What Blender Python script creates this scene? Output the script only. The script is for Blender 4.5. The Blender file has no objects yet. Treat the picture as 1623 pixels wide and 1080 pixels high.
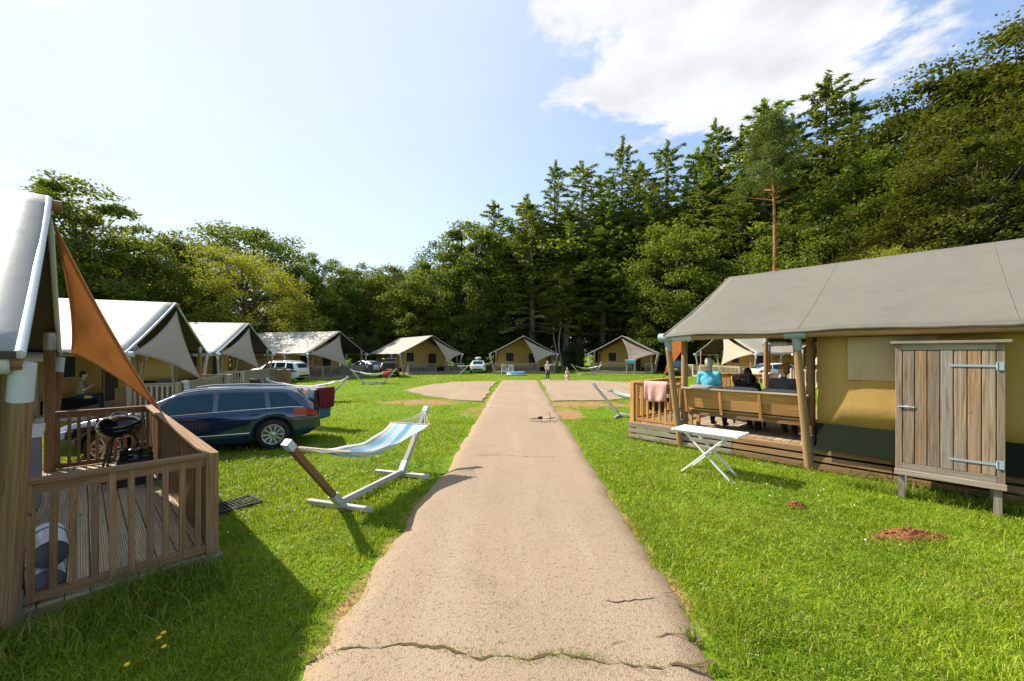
import bpy, bmesh, math, random
import numpy as np
from mathutils import Vector, Matrix, Euler

R = math.radians
SC = bpy.context.scene
COL = SC.collection
CAM_H = 2.1
FPX = 630.0            # focal length in photo pixels (photo 1623 wide), horizon at row 562

# ------------------------------------------------------------------ camera
cam_d = bpy.data.cameras.new('camera')
cam = bpy.data.objects.new('camera', cam_d)
COL.objects.link(cam)
cam.location = (0, 0, CAM_H)
cam.rotation_euler = (R(90), 0, 0)
cam_d.sensor_width = 36.0
cam_d.lens = FPX / 1623 * 36.0
cam_d.shift_y = 22.0 / 1623
cam_d.clip_start = 0.05
cam_d.clip_end = 3000
SC.camera = cam

# ------------------------------------------------------------------ sun and sky
SUN_EL = R(42.5)
SUN_V = Vector((-0.93 * math.cos(SUN_EL), 0.367 * math.cos(SUN_EL), math.sin(SUN_EL))).normalized()
sun_d = bpy.data.lights.new('sun', 'SUN')
sun_d.energy = 4.6
sun_d.angle = R(0.6)
sun_d.color = (1.0, 0.93, 0.80)
sun = bpy.data.objects.new('sun', sun_d)
COL.objects.link(sun)
sun.rotation_euler = (-SUN_V).to_track_quat('-Z', 'Y').to_euler()

w = bpy.data.worlds.new('World')
SC.world = w
w.use_nodes = True
nt = w.node_tree
for n in list(nt.nodes):
    nt.nodes.remove(n)
def N(t, **kw):
    n = nt.nodes.new(t)
    for k, v in kw.items():
        setattr(n, k, v)
    return n
def LK(a, b):
    nt.links.new(a, b)
def MATH(op, a, b=None, c=None, clamp=False):
    n = N('ShaderNodeMath', operation=op, use_clamp=clamp)
    for i, x in enumerate((a, b, c)):
        if x is None:
            continue
        if isinstance(x, (int, float)):
            n.inputs[i].default_value = x
        else:
            LK(x, n.inputs[i])
    return n.outputs[0]
sky = N('ShaderNodeTexSky', sky_type='NISHITA', sun_disc=False)
sky.sun_elevation = SUN_EL
sky.sun_rotation = math.atan2(SUN_V.x, SUN_V.y)
sky.air_density = 1.0
sky.dust_density = 0.7
sky.ozone_density = 1.6
tc = N('ShaderNodeTexCoord')
sep = N('ShaderNodeSeparateXYZ')
LK(tc.outputs['Generated'], sep.inputs[0])
dx, dy, dz = sep.outputs
zc = MATH('MAXIMUM', dz, 0.06)
qx = MATH('DIVIDE', dx, zc)
qy = MATH('DIVIDE', dy, zc)
comb = N('ShaderNodeCombineXYZ')
LK(qx, comb.inputs[0]); LK(qy, comb.inputs[1])
def NOISE(vec, scale, detail, rough, off=(0, 0, 0)):
    mp = N('ShaderNodeMapping'); mp.inputs['Location'].default_value = off
    LK(vec, mp.inputs[0])
    n = N('ShaderNodeTexNoise'); n.inputs['Scale'].default_value = scale
    n.inputs['Detail'].default_value = detail; n.inputs['Roughness'].default_value = rough
    LK(mp.outputs[0], n.inputs['Vector'])
    return n.outputs['Fac']
n_big = NOISE(comb.outputs[0], 2.7, 10, 0.58, (3.1, 1.7, 0))
n_wisp = NOISE(comb.outputs[0], 0.9, 6, 0.6, (7.3, 2.2, 0))
# one big cumulus bank ahead on the right
ex = MATH('DIVIDE', MATH('SUBTRACT', qx, 0.78), 0.72)
ey = MATH('DIVIDE', MATH('SUBTRACT', qy, 1.26), 0.76)
rr = MATH('SQRT', MATH('ADD', MATH('MULTIPLY', ex, ex), MATH('MULTIPLY', ey, ey)))
bank = MATH('MULTIPLY', MATH('SUBTRACT', 1.0, rr), 0.55)
cl = MATH('ADD', MATH('MULTIPLY', MATH('SUBTRACT', n_big, 0.53), 1.5), bank)
mr = N('ShaderNodeMapRange', interpolation_type='SMOOTHSTEP'); LK(cl, mr.inputs[0])
mr.inputs[1].default_value = -0.02; mr.inputs[2].default_value = 0.16
cumulus = mr.outputs[0]
# scattered thin veil, thicker towards the sun
dot = N('ShaderNodeVectorMath', operation='DOT_PRODUCT')
LK(tc.outputs['Generated'], dot.inputs[0]); dot.inputs[1].default_value = SUN_V
mr2 = N('ShaderNodeMapRange', interpolation_type='SMOOTHSTEP'); LK(dot.outputs['Value'], mr2.inputs[0])
mr2.inputs[1].default_value = 0.02; mr2.inputs[2].default_value = 1.03
veil = MATH('MULTIPLY', mr2.outputs[0], MATH('ADD', MATH('MULTIPLY', n_wisp, 0.60), 0.62), clamp=True)
mr3 = N('ShaderNodeMapRange', interpolation_type='SMOOTHSTEP'); LK(dz, mr3.inputs[0])
mr3.inputs[1].default_value = 0.55; mr3.inputs[2].default_value = 0.0
low = MATH('MULTIPLY', mr3.outputs[0], 0.45)
veil = MATH('MAXIMUM', MATH('MAXIMUM', veil, low), 0.13)
shade = N('ShaderNodeMapRange'); LK(NOISE(comb.outputs[0], 3.2, 5, 0.5, (1.2, 5.1, 0)), shade.inputs[0])
shade.inputs[1].default_value = 0.3; shade.inputs[2].default_value = 0.7
shade.inputs[3].default_value = 0.78; shade.inputs[4].default_value = 1.08
SKY_STR = 0.15
cval = MATH('MULTIPLY', shade.outputs[0], 3.55)
ccol = N('ShaderNodeCombineColor')
LK(MATH('MULTIPLY', cval, 0.98), ccol.inputs[0]); LK(cval, ccol.inputs[1]); LK(MATH('MULTIPLY', cval, 1.04), ccol.inputs[2])
mx1 = N('ShaderNodeMix', data_type='RGBA'); LK(veil, mx1.inputs['Factor'])
LK(sky.outputs[0], mx1.inputs['A']); mx1.inputs['B'].default_value = (2.90, 3.16, 3.36, 1)
mx2 = N('ShaderNodeMix', data_type='RGBA'); LK(cumulus, mx2.inputs['Factor'])
LK(mx1.outputs['Result'], mx2.inputs['A']); LK(ccol.outputs[0], mx2.inputs['B'])
bg = N('ShaderNodeBackground'); bg.inputs['Strength'].default_value = SKY_STR
LK(mx2.outputs['Result'], bg.inputs['Color'])
wo = N('ShaderNodeOutputWorld'); LK(bg.outputs[0], wo.inputs['Surface'])

SC.view_settings.view_transform = 'Standard'
SC.view_settings.look = 'None'
SC.view_settings.exposure = 0.95
SC.view_settings.gamma = 1.0
SC.view_settings.use_curve_mapping = False
SC.render.engine = 'CYCLES'
SC.cycles.max_bounces = 6
SC.cycles.diffuse_bounces = 3
SC.cycles.glossy_bounces = 3
SC.cycles.transmission_bounces = 4
SC.cycles.caustics_reflective = False
SC.cycles.caustics_refractive = False

# ------------------------------------------------------------------ helpers
def g(u, v, z=0.0):
    """photo pixel on a horizontal plane of height z -> world point"""
    y = FPX * (CAM_H - z) / (v - 562.0)
    return Vector(((u - 811.5) / FPX * y, y, z))
def at(u, y, z=0.0):
    return Vector(((u - 811.5) / FPX * y, y, z))

rng = np.random.default_rng(7)
random.seed(7)

class MB:
    def __init__(s):
        s.v = []; s.f = []; s.uv = []; s.sm = []
    def add(s, vs, fs, uvs=None, smooth=False):
        b = len(s.v); s.v.extend([tuple(p) for p in vs])
        for i, f in enumerate(fs):
            s.f.append([b + k for k in f]); s.uv.append(uvs[i] if uvs else None); s.sm.append(smooth)
    def box(s, c, size, M=None):
        c = Vector(c); hx, hy, hz = size[0] / 2, size[1] / 2, size[2] / 2
        vs = [Vector((x, y, z)) for x in (-hx, hx) for y in (-hy, hy) for z in (-hz, hz)]
        if M is not None:
            vs = [M @ p for p in vs]
        vs = [p + c for p in vs]
        fs = [(0, 1, 3, 2), (4, 6, 7, 5), (0, 4, 5, 1), (2, 3, 7, 6), (0, 2, 6, 4), (1, 5, 7, 3)]
        L = max(size); ax = list(size).index(L)
        co = [(x, y, z) for x in (-hx, hx) for y in (-hy, hy) for z in (-hz, hz)]
        uv = []
        for f in fs:
            uv.append([(co[k][ax], sum(co[k][j] for j in range(3) if j != ax)) for k in f])
        s.add(vs, fs, uv)
        return s
    def beam(s, p0, p1, w, h, up=(0, 0, 1), ch=0.0):
        p0 = Vector(p0); p1 = Vector(p1); d = p1 - p0; L = d.length; d.normalize()
        up = Vector(up)
        if abs(d.dot(up)) > 0.99:
            up = Vector((1, 0, 0))
        r = d.cross(up).normalized(); u = r.cross(d).normalized()
        a, b = w / 2, h / 2
        if ch > 0:
            prof = [(-a + ch, -b), (a - ch, -b), (a, -b + ch), (a, b - ch), (a - ch, b), (-a + ch, b), (-a, b - ch), (-a, -b + ch)]
        else:
            prof = [(-a, -b), (a, -b), (a, b), (-a, b)]
        n = len(prof)
        vs = [p0 + r * x + u * y for x, y in prof] + [p1 + r * x + u * y for x, y in prof]
        fs = []; uv = []; acc = 0
        for i in range(n):
            j = (i + 1) % n
            dd = math.dist(prof[i], prof[j])
            fs.append((i, j, n + j, n + i)); uv.append([(0, acc), (0, acc + dd), (L, acc + dd), (L, acc)]); acc += dd
        fs.append(tuple(range(n - 1, -1, -1))); uv.append([(prof[k][0], prof[k][1]) for k in range(n - 1, -1, -1)])
        fs.append(tuple(range(n, 2 * n))); uv.append([(prof[k][0] + 0.3, prof[k][1]) for k in range(n)])
        s.add(vs, fs, uv)
        return s
    def tube(s, pts, rad, n=10, caps=True, smooth=True):
        pts = [Vector(p) for p in pts]
        if isinstance(rad, (int, float)):
            rad = [rad] * len(pts)
        rings = []; acc = 0; prev = None; ls = []
        for i, p in enumerate(pts):
            d = (pts[min(i + 1, len(pts) - 1)] - pts[max(i - 1, 0)]).normalized()
            if prev is None:
                a = Vector((0, 0, 1)) if abs(d.z) < 0.9 else Vector((1, 0, 0))
                r = d.cross(a).normalized()
            else:
                r = (prev - d * prev.dot(d)).normalized()
            prev = r; u = d.cross(r)
            rings.append([p + (r * math.cos(2 * math.pi * k / n) + u * math.sin(2 * math.pi * k / n)) * rad[i] for k in range(n)])
            if i: acc += (p - pts[i - 1]).length
            ls.append(acc)
        vs = [q for rg in rings for q in rg]; fs = []; uv = []
        for i in range(len(pts) - 1):
            for k in range(n):
                k2 = (k + 1) % n
                fs.append((i * n + k, i * n + k2, (i + 1) * n + k2, (i + 1) * n + k))
                c0 = k * 0.05; c1 = (k + 1) * 0.05
                uv.append([(ls[i], c0), (ls[i], c1), (ls[i + 1], c1), (ls[i + 1], c0)])
        s.add(vs, fs, uv, smooth)
        if caps:
            m = len(pts) - 1
            s.add(rings[0], [tuple(range(n - 1, -1, -1))]); s.add(rings[m], [tuple(range(n))])
        return s
    def ball(s, c, r, n=14, m=9, M=None):
        c = Vector(c)
        if isinstance(r, (int, float)):
            r = (r, r, r)
        vs = []
        for i in range(1, m):
            t = math.pi * i / m
            for k in range(n):
                a = 2 * math.pi * k / n
                p = Vector((r[0] * math.sin(t) * math.cos(a), r[1] * math.sin(t) * math.sin(a), r[2] * math.cos(t)))
                vs.append(c + (M @ p if M is not None else p))
        tp = Vector((0, 0, r[2])); vs.append(c + (M @ tp if M is not None else tp)); vs.append(c - (M @ tp if M is not None else tp))
        fs = []
        for i in range(m - 2):
            for k in range(n):
                k2 = (k + 1) % n
                fs.append((i * n + k, (i + 1) * n + k, (i + 1) * n + k2, i * n + k2))
        T = len(vs) - 2; B = T + 1
        for k in range(n):
            k2 = (k + 1) % n
            fs.append((T, k, k2)); fs.append((B, (m - 2) * n + k2, (m - 2) * n + k))
        s.add(vs, fs, None, True)
        return s
    def lathe(s, prof, n=20, c=(0, 0, 0), axis='z'):
        c = Vector(c); vs = []
        for r, z in prof:
            for k in range(n):
                a = 2 * math.pi * k / n
                if axis == 'z': p = Vector((r * math.cos(a), r * math.sin(a), z))
                elif axis == 'y': p = Vector((r * math.cos(a), z, -r * math.sin(a)))
                else: p = Vector((z, r * math.cos(a), r * math.sin(a)))
                vs.append(c + p)
        fs = []
        for i in range(len(prof) - 1):
            for k in range(n):
                k2 = (k + 1) % n
                fs.append((i * n + k, i * n + k2, (i + 1) * n + k2, (i + 1) * n + k))
        s.add(vs, fs, None, True)
        return s
    def grid(s, P, smooth=True, uvscale=1.0):
        ni = len(P); nj = len(P[0]); vs = [p for row in P for p in row]; fs = []; uv = []
        for i in range(ni - 1):
            for j in range(nj - 1):
                fs.append((i * nj + j, i * nj + j + 1, (i + 1) * nj + j + 1, (i + 1) * nj + j))
                uv.append([(i / (ni - 1) * uvscale, j / (nj - 1)), (i / (ni - 1) * uvscale, (j + 1) / (nj - 1)), ((i + 1) / (ni - 1) * uvscale, (j + 1) / (nj - 1)), ((i + 1) / (ni - 1) * uvscale, j / (nj - 1))])
        s.add(vs, fs, uv, smooth)
        return s
    def cap(s, p0, p1, r0, r1, n=12):
        """closed tapered capsule"""
        p0 = Vector(p0); p1 = Vector(p1)
        s.tube([p0, p1], [r0, r1], n); s.ball(p0, r0, n, 8); s.ball(p1, r1, n, 8)
        return s
    def mesh(s, name):
        me = bpy.data.meshes.new(name)
        me.from_pydata([tuple(p) for p in s.v], [], s.f)
        if any(u is not None for u in s.uv):
            ul = me.uv_layers.new(name='UVMap')
            data = np.zeros(len(me.loops) * 2, dtype=np.float32); k = 0
            for f, u in zip(s.f, s.uv):
                for i in range(len(f)):
                    if u is not None:
                        data[2 * k] = u[i][0]; data[2 * k + 1] = u[i][1]
                    k += 1
            ul.data.foreach_set('uv', data)
        me.polygons.foreach_set('use_smooth', s.sm)
        me.update()
        return me
    def build(s, name, mat, parent=None, loc=None, rz=None):
        return link(name, s.mesh(name), mat, parent, loc, rz)

def link(name, me, mat, parent=None, loc=None, rz=None):
    o = bpy.data.objects.new(name, me)
    COL.objects.link(o)
    if mat is not None and len(me.materials) == 0:
        me.materials.append(mat)
    if parent is not None:
        o.parent = parent
    if loc is not None: o.location = loc
    if rz is not None: o.rotation_euler = (0, 0, rz)
    return o
def tag(o, label, cat, group=None, kind=None):
    if label: o['label'] = label
    if cat: o['category'] = cat
    if group: o['group'] = group
    if kind: o['kind'] = kind
    return o
def thing(name, label, cat, loc=(0, 0, 0), rz=0, group=None):
    o = bpy.data.objects.new(name, None)
    o.empty_display_size = 0.2
    COL.objects.link(o)
    o.location = loc; o.rotation_euler = (0, 0, rz)
    return tag(o, label, cat, group)
def copy_tree(o, parent=None):
    c = o.copy(); COL.objects.link(c); c.parent = parent
    for ch in o.children:
        copy_tree(ch, c)
    return c
def solid(o, t):
    m = o.modifiers.new('solid', 'SOLIDIFY'); m.thickness = t; m.offset = 0
    return o
def apply_mods(o):
    dg = bpy.context.evaluated_depsgraph_get()
    me = bpy.data.meshes.new_from_object(o.evaluated_get(dg))
    o.modifiers.clear()
    o.data = me
    return o

# ------------------------------------------------------------------ materials
def mat_new(name):
    m = bpy.data.materials.new(name); m.use_nodes = True
    t = m.node_tree
    for n in list(t.nodes): t.nodes.remove(n)
    return m, t
class NT:
    def __init__(s, t): s.t = t
    def n(s, ty, **kw):
        n = s.t.nodes.new(ty)
        for k, v in kw.items(): setattr(n, k, v)
        return n
    def l(s, a, b): s.t.links.new(a, b)
    def noise(s, vec, scale, detail=4, rough=0.55, dist=0.0):
        n = s.n('ShaderNodeTexNoise'); n.inputs['Scale'].default_value = scale
        n.inputs['Detail'].default_value = detail; n.inputs['Roughness'].default_value = rough; n.inputs['Distortion'].default_value = dist
        if vec is not None: s.l(vec, n.inputs['Vector'])
        return n.outputs['Fac']
    def map(s, vec, scale=(1, 1, 1), loc=(0, 0, 0)):
        m = s.n('ShaderNodeMapping'); m.inputs['Scale'].default_value = scale; m.inputs['Location'].default_value = loc
        s.l(vec, m.inputs[0]); return m.outputs[0]
    def ramp(s, fac, stops):
        r = s.n('ShaderNodeValToRGB'); e = r.color_ramp.elements
        while len(e) < len(stops): e.new(0.5)
        for el, (p, c) in zip(e, stops):
            el.position = p; el.color = (*c, 1) if len(c) == 3 else c
        s.l(fac, r.inputs[0]); return r.outputs[0]
    def mix(s, fac, a, b, mode='MIX'):
        m = s.n('ShaderNodeMix', data_type='RGBA', blend_type=mode)
        for k, x in (('Factor', fac), ('A', a), ('B', b)):
            i = m.inputs[k] if k == 'Factor' else [q for q in m.inputs if q.name == k and q.type == 'RGBA'][0]
            if isinstance(x, (int, float)): i.default_value = x
            elif isinstance(x, tuple): i.default_value = (*x, 1) if len(x) == 3 else x
            else: s.l(x, i)
        return [q for q in m.outputs if q.type == 'RGBA'][0]
    def math(s, op, a, b=None, clamp=False):
        m = s.n('ShaderNodeMath', operation=op, use_clamp=clamp)
        for i, x in enumerate((a, b)):
            if x is None: continue
            if isinstance(x, (int, float)): m.inputs[i].default_value = x
            else: s.l(x, m.inputs[i])
        return m.outputs[0]
    def maprange(s, v, a, b, c=0.0, d=1.0):
        m = s.n('ShaderNodeMapRange'); s.l(v, m.inputs[0])
        for i, x in enumerate((a, b, c, d)): m.inputs[i + 1].default_value = x
        return m.outputs[0]
    def bump(s, h, strength, dist=0.01):
        b = s.n('ShaderNodeBump'); b.inputs['Strength'].default_value = strength; b.inputs['Distance'].default_value = dist
        s.l(h, b.inputs['Height']); return b.outputs[0]
    def principled(s, col, rough, normal=None, metal=0.0, spec=0.5, **kw):
        p = s.n('ShaderNodeBsdfPrincipled')
        for k, x in (('Base Color', col), ('Roughness', rough), ('Metallic', metal), ('Specular IOR Level', spec)):
            if isinstance(x, (int, float)): p.inputs[k].default_value = x
            elif isinstance(x, tuple): p.inputs[k].default_value = (*x, 1)
            else: s.l(x, p.inputs[k])
        if normal is not None: s.l(normal, p.inputs['Normal'])
        for k, x in kw.items(): p.inputs[k].default_value = x
        o = s.n('ShaderNodeOutputMaterial'); s.l(p.outputs[0], o.inputs[0])
        return p
    def rnd(s):
        return s.n('ShaderNodeObjectInfo').outputs['Random']

def m_plain(name, col, rough=0.6, var=0.15, scale=6.0, metal=0.0, spec=0.4, bump=0.0, **kw):
    m, t = mat_new(name); q = NT(t)
    tcn = q.n('ShaderNodeTexCoord').outputs['Object']
    f = q.noise(tcn, scale, 5, 0.6)
    c = q.mix(f, tuple(max(0, x * (1 - var)) for x in col), tuple(min(1, x * (1 + var)) for x in col))
    nb = q.bump(q.noise(tcn, scale * 6, 3, 0.6), bump, 0.005) if bump else None
    r = q.maprange(q.noise(tcn, scale * 2.3, 3), 0.3, 0.7, max(0.02, rough - 0.07), min(1, rough + 0.07))
    q.principled(c, r, nb, metal, spec, **kw)
    return m
def m_wood(name, c1, c2, rough=0.75, groove=False, grey=0.0):
    m, t = mat_new(name); q = NT(t)
    uv = q.n('ShaderNodeUVMap').outputs[0]
    rnd = q.rnd()
    cx = q.n('ShaderNodeCombineXYZ'); q.l(q.math('MULTIPLY', rnd, 37.0), cx.inputs[0]); q.l(q.math('MULTIPLY', rnd, 11.0), cx.inputs[1])
    va = q.n('ShaderNodeVectorMath', operation='ADD'); q.l(uv, va.inputs[0]); q.l(cx.outputs[0], va.inputs[1])
    gr = q.noise(q.map(va.outputs[0], (1.6, 45, 1)), 1.0, 7, 0.62, 0.6)
    kn = q.noise(q.map(va.outputs[0], (2.5, 14, 1)), 1.0, 3, 0.5, 1.2)
    pat = q.noise(q.map(va.outputs[0], (0.9, 3, 1)), 1.0, 4, 0.6)
    c = q.ramp(gr, [(0.3, c1), (0.5, tuple((a + b) / 2 for a, b in zip(c1, c2))), (0.72, c2)])
    c = q.mix(q.maprange(kn, 0.66, 0.78), c, tuple(x * 0.35 for x in c1))
    c = q.mix(q.maprange(pat, 0.45, 0.75, 0, 0.35 + grey), c, (0.20, 0.185, 0.165))
    hv = q.n('ShaderNodeHueSaturation'); q.l(c, hv.inputs['Color']); q.l(q.maprange(rnd, 0, 1, 0.78, 1.18), hv.inputs['Value'])
    c = hv.outputs[0]
    h = gr
    if groove:
        sx = q.n('ShaderNodeSeparateXYZ'); q.l(uv, sx.inputs[0])
        wv = q.math('SINE', q.math('MULTIPLY', sx.outputs[1], 2 * math.pi / 0.017))
        gm = q.maprange(wv, -0.9, -0.3)
        c = q.mix(gm, q.mix(0.7, c, (0.03, 0.025, 0.02)), c)
        h = q.math('ADD', q.math('MULTIPLY', gm, 2.0), gr)
    q.principled(c, rough, q.bump(h, 0.35, 0.004), 0, 0.25)
    return m
def m_canvas(name, col, rough=0.75, dirt=0.3, dcol=None, wrinkle=0.25, trans=0.0, spec=0.3):
    m, t = mat_new(name); q = NT(t)
    oc = q.n('ShaderNodeTexCoord').outputs['Object']
    f = q.noise(oc, 0.8, 6, 0.62)
    f2 = q.noise(q.map(oc, (2.2, 2.2, 0.7)), 1.3, 5, 0.6, 0.8)
    dcol = dcol or tuple(x * 0.62 for x in col)
    c = q.mix(q.maprange(f, 0.35, 0.75, 0, dirt), col, dcol)
    c = q.mix(q.maprange(f2, 0.5, 0.8, 0, dirt * 0.8), c, tuple(x * 0.75 for x in dcol))
    wv = q.noise(oc, 420, 2, 0.5)
    h = q.math('ADD', q.math('MULTIPLY', q.noise(q.map(oc, (1, 1, 0.5)), 3.0, 4, 0.5, 0.5), 8.0), wv)
    nb = q.bump(h, wrinkle, 0.012)
    if trans > 0:
        p = q.n('ShaderNodeBsdfPrincipled'); q.l(c, p.inputs['Base Color']); p.inputs['Roughness'].default_value = rough
        p.inputs['Specular IOR Level'].default_value = spec; q.l(nb, p.inputs['Normal'])
        tr = q.n('ShaderNodeBsdfTranslucent'); q.l(c, tr.inputs[0])
        ms = q.n('ShaderNodeMixShader'); ms.inputs[0].default_value = trans
        q.l(p.outputs[0], ms.inputs[1]); q.l(tr.outputs[0], ms.inputs[2])
        o = q.n('ShaderNodeOutputMaterial'); q.l(ms.outputs[0], o.inputs[0])
    else:
        q.principled(c, rough, nb, 0, spec)
    return m
def m_leaf(name, c1, c2, trans=0.35, nscale=0.35, rough=0.55, straw=0.0):
    m, t = mat_new(name); q = NT(t)
    oc = q.n('ShaderNodeTexCoord').outputs['Object']
    isl = q.n('ShaderNodeNewGeometry').outputs['Random Per Island']
    f = q.math('ADD', q.math('MULTIPLY', q.noise(oc, nscale, 3, 0.6), 0.7), q.math('MULTIPLY', isl, 0.45))
    c = q.ramp(f, [(0.25, c1), (0.85, c2)])
    hv = q.n('ShaderNodeHueSaturation'); q.l(c, hv.inputs['Color'])
    rnd = q.rnd()
    q.l(q.maprange(rnd, 0, 1, 0.8, 1.2), hv.inputs['Value']); q.l(q.maprange(q.math('FRACT', q.math('MULTIPLY', rnd, 7.3)), 0, 1, 0.485, 0.51), hv.inputs['Hue'])
    c = hv.outputs[0]
    if straw:
        c = q.mix(q.maprange(q.noise(oc, 0.45, 5, 0.65), 0.52, 0.72, 0, 0.55), c, (0.36, 0.36, 0.06))
        c = q.mix(q.maprange(isl, 1 - straw, 1 - straw + 0.01), c, (0.40, 0.33, 0.12))
    p = q.n('ShaderNodeBsdfPrincipled'); q.l(c, p.inputs['Base Color']); p.inputs['Roughness'].default_value = rough; p.inputs['Specular IOR Level'].default_value = 0.25
    tr = q.n('ShaderNodeBsdfTranslucent')
    q.l(q.mix(1.0, c, (1.25, 1.15, 0.5), 'MULTIPLY'), tr.inputs[0])
    ms = q.n('ShaderNodeMixShader'); ms.inputs[0].default_value = trans
    q.l(p.outputs[0], ms.inputs[1]); q.l(tr.outputs[0], ms.inputs[2])
    o = q.n('ShaderNodeOutputMaterial'); q.l(ms.outputs[0], o.inputs[0])
    return m

M = {}
M['wood_brown'] = m_wood('wood_brown', (0.13, 0.066, 0.027), (0.35, 0.20, 0.092), grey=0.0)
M['wood_honey'] = m_wood('wood_honey', (0.35, 0.155, 0.042), (0.66, 0.36, 0.12))
M['wood_grey'] = m_wood('wood_grey', (0.16, 0.125, 0.09), (0.38, 0.32, 0.25), grey=0.35)
M['wood_pale'] = m_wood('wood_pale', (0.34, 0.26, 0.17), (0.58, 0.48, 0.35), grey=0.15)
M['wood_white'] = m_wood('wood_white', (0.42, 0.40, 0.37), (0.66, 0.64, 0.60), grey=0.1)
M['wood_door'] = m_wood('wood_door', (0.115, 0.07, 0.042), (0.37, 0.275, 0.19), grey=0.35)
M['wood_door2'] = m_wood('wood_door2', (0.15, 0.078, 0.036), (0.41, 0.255, 0.14), grey=0.25)
M['wood_door3'] = m_wood('wood_door3', (0.115, 0.09, 0.07), (0.33, 0.285, 0.24), grey=0.4)
M['deck'] = m_wood('deck', (0.34, 0.25, 0.14), (0.62, 0.50, 0.32), groove=True, grey=0.1)
M['deck_far'] = m_wood('deck_far', (0.27, 0.20, 0.12), (0.50, 0.40, 0.28))
M['pole_shaded'] = m_wood('pole_shaded', (0.11, 0.058, 0.024), (0.29, 0.175, 0.08))  # darker copy of pole, with the shadow side put into the wood colour
M['pole'] = m_wood('pole', (0.20, 0.105, 0.04), (0.46, 0.29, 0.13))
M['roof_pale'] = m_canvas('roof_pale', (0.33, 0.325, 0.31), 0.55, 0.4, (0.235, 0.225, 0.20), spec=0.35)  # sky sheen of the left roofs is put into this pale grey
M['underside_shade'] = m_canvas('underside_shade', (0.060, 0.052, 0.038), 0.85, 0.2)  # shade under the roofs, painted as a dark canvas colour on their undersides
M['roof_beige'] = m_canvas('roof_beige', (0.35, 0.32, 0.275), 0.6, 0.35, (0.33, 0.30, 0.25))
M['roof_olive'] = m_canvas('roof_olive', (0.165, 0.153, 0.122), 0.62, 0.35, (0.115, 0.106, 0.082))
M['wall'] = m_canvas('wall', (0.52, 0.335, 0.095), 0.8, 0.3, (0.40, 0.255, 0.08), 0.3, 0.12)
M['skirt'] = m_canvas('skirt', (0.016, 0.021, 0.014), 0.9, 0.3, (0.011, 0.013, 0.010), 0.2, 0, 0.15)
M['flap'] = m_canvas('flap', (0.50, 0.40, 0.22), 0.6, 0.6, (0.36, 0.27, 0.13))
M['sail_beige'] = m_canvas('sail_beige', (0.53, 0.43, 0.345), 0.8, 0.12, None, 0.1, 0.3)
M['sail_cream'] = m_canvas('sail_cream', (0.56, 0.48, 0.36), 0.8, 0.12, None, 0.1, 0.35)
M['sail_orange'] = m_canvas('sail_orange', (0.70, 0.42, 0.225), 0.8, 0.4, (0.52, 0.28, 0.14), 0.5, 0.58)
M['rolled'] = m_canvas('rolled', (0.36, 0.32, 0.25), 0.55, 0.35, None, 0.4)
M['metal'] = m_plain('metal', (0.48, 0.52, 0.55), 0.4, 0.15, 8, 0.8)
M['galv'] = m_plain('galv', (0.42, 0.47, 0.50), 0.5, 0.25, 10, 0.5)
M['sleeve_green'] = m_plain('sleeve_green', (0.13, 0.19, 0.17), 0.5, 0.2, 8)
M['sleeve_blue'] = m_plain('sleeve_blue', (0.27, 0.335, 0.375), 0.5, 0.2, 8)
M['sleeve_white'] = m_plain('sleeve_white', (0.46, 0.50, 0.54), 0.35, 0.15, 7)
M['dark'] = m_plain('dark', (0.012, 0.012, 0.013), 0.5, 0.3, 8)
M['black_gloss'] = m_plain('black_gloss', (0.008, 0.008, 0.009), 0.12, 0.2, 5, 0, 0.6)
M['black_matt'] = m_plain('black_matt', (0.02, 0.02, 0.022), 0.6, 0.3, 5)
M['rubber'] = m_plain('rubber', (0.018, 0.018, 0.019), 0.8, 0.3, 12)
M['white'] = m_plain('white', (0.74, 0.74, 0.73), 0.5, 0.06, 5)
M['white_cloth'] = m_canvas('white_cloth', (0.72, 0.72, 0.72), 0.85, 0.1, None, 0.3, 0.2)
M['grey_cloth'] = m_canvas('grey_cloth', (0.27, 0.26, 0.25), 0.9, 0.2, None, 0.35)
M['mauve'] = m_plain('mauve', (0.22, 0.19, 0.21), 0.6, 0.15, 4)
M['roll_white'] = m_plain('roll_white', (0.62, 0.62, 0.68), 0.4, 0.12, 6)
M['roll_grey'] = m_plain('roll_grey', (0.14, 0.14, 0.17), 0.7, 0.2, 6)
M['red_hose'] = m_plain('red_hose', (0.45, 0.05, 0.02), 0.5)
M['maroon'] = m_canvas('maroon', (0.17, 0.015, 0.022), 0.9, 0.2, None, 0.3, 0.1)
M['teal'] = m_canvas('teal', (0.05, 0.17, 0.25), 0.9, 0.2, None, 0.3)
M['pink'] = m_canvas('pink', (0.72, 0.43, 0.38), 0.9, 0.12, None, 0.5, 0.15)
M['soil'] = m_plain('soil', (0.25, 0.105, 0.045), 0.95, 0.5, 18, 0, 0.1, 0.8)
M['skin'] = m_plain('skin', (0.56, 0.32, 0.22), 0.5, 0.08, 14, 0, 0.4)
M['hair_grey'] = m_plain('hair_grey', (0.42, 0.40, 0.37), 0.6, 0.35, 60, 0, 0.3, 0.6)
M['hair_black'] = m_plain('hair_black', (0.010, 0.009, 0.008), 0.4, 0.3, 60, 0, 0.4, 0.6)
M['hair_brown'] = m_plain('hair_brown', (0.20, 0.095, 0.035), 0.5, 0.35, 60, 0, 0.4, 0.6)
M['hair_blonde'] = m_plain('hair_blonde', (0.48, 0.33, 0.15), 0.5, 0.25, 60, 0, 0.4, 0.6)
M['turquoise'] = m_canvas('turquoise', (0.10, 0.44, 0.58), 0.85, 0.15, None, 0.5)
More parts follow.
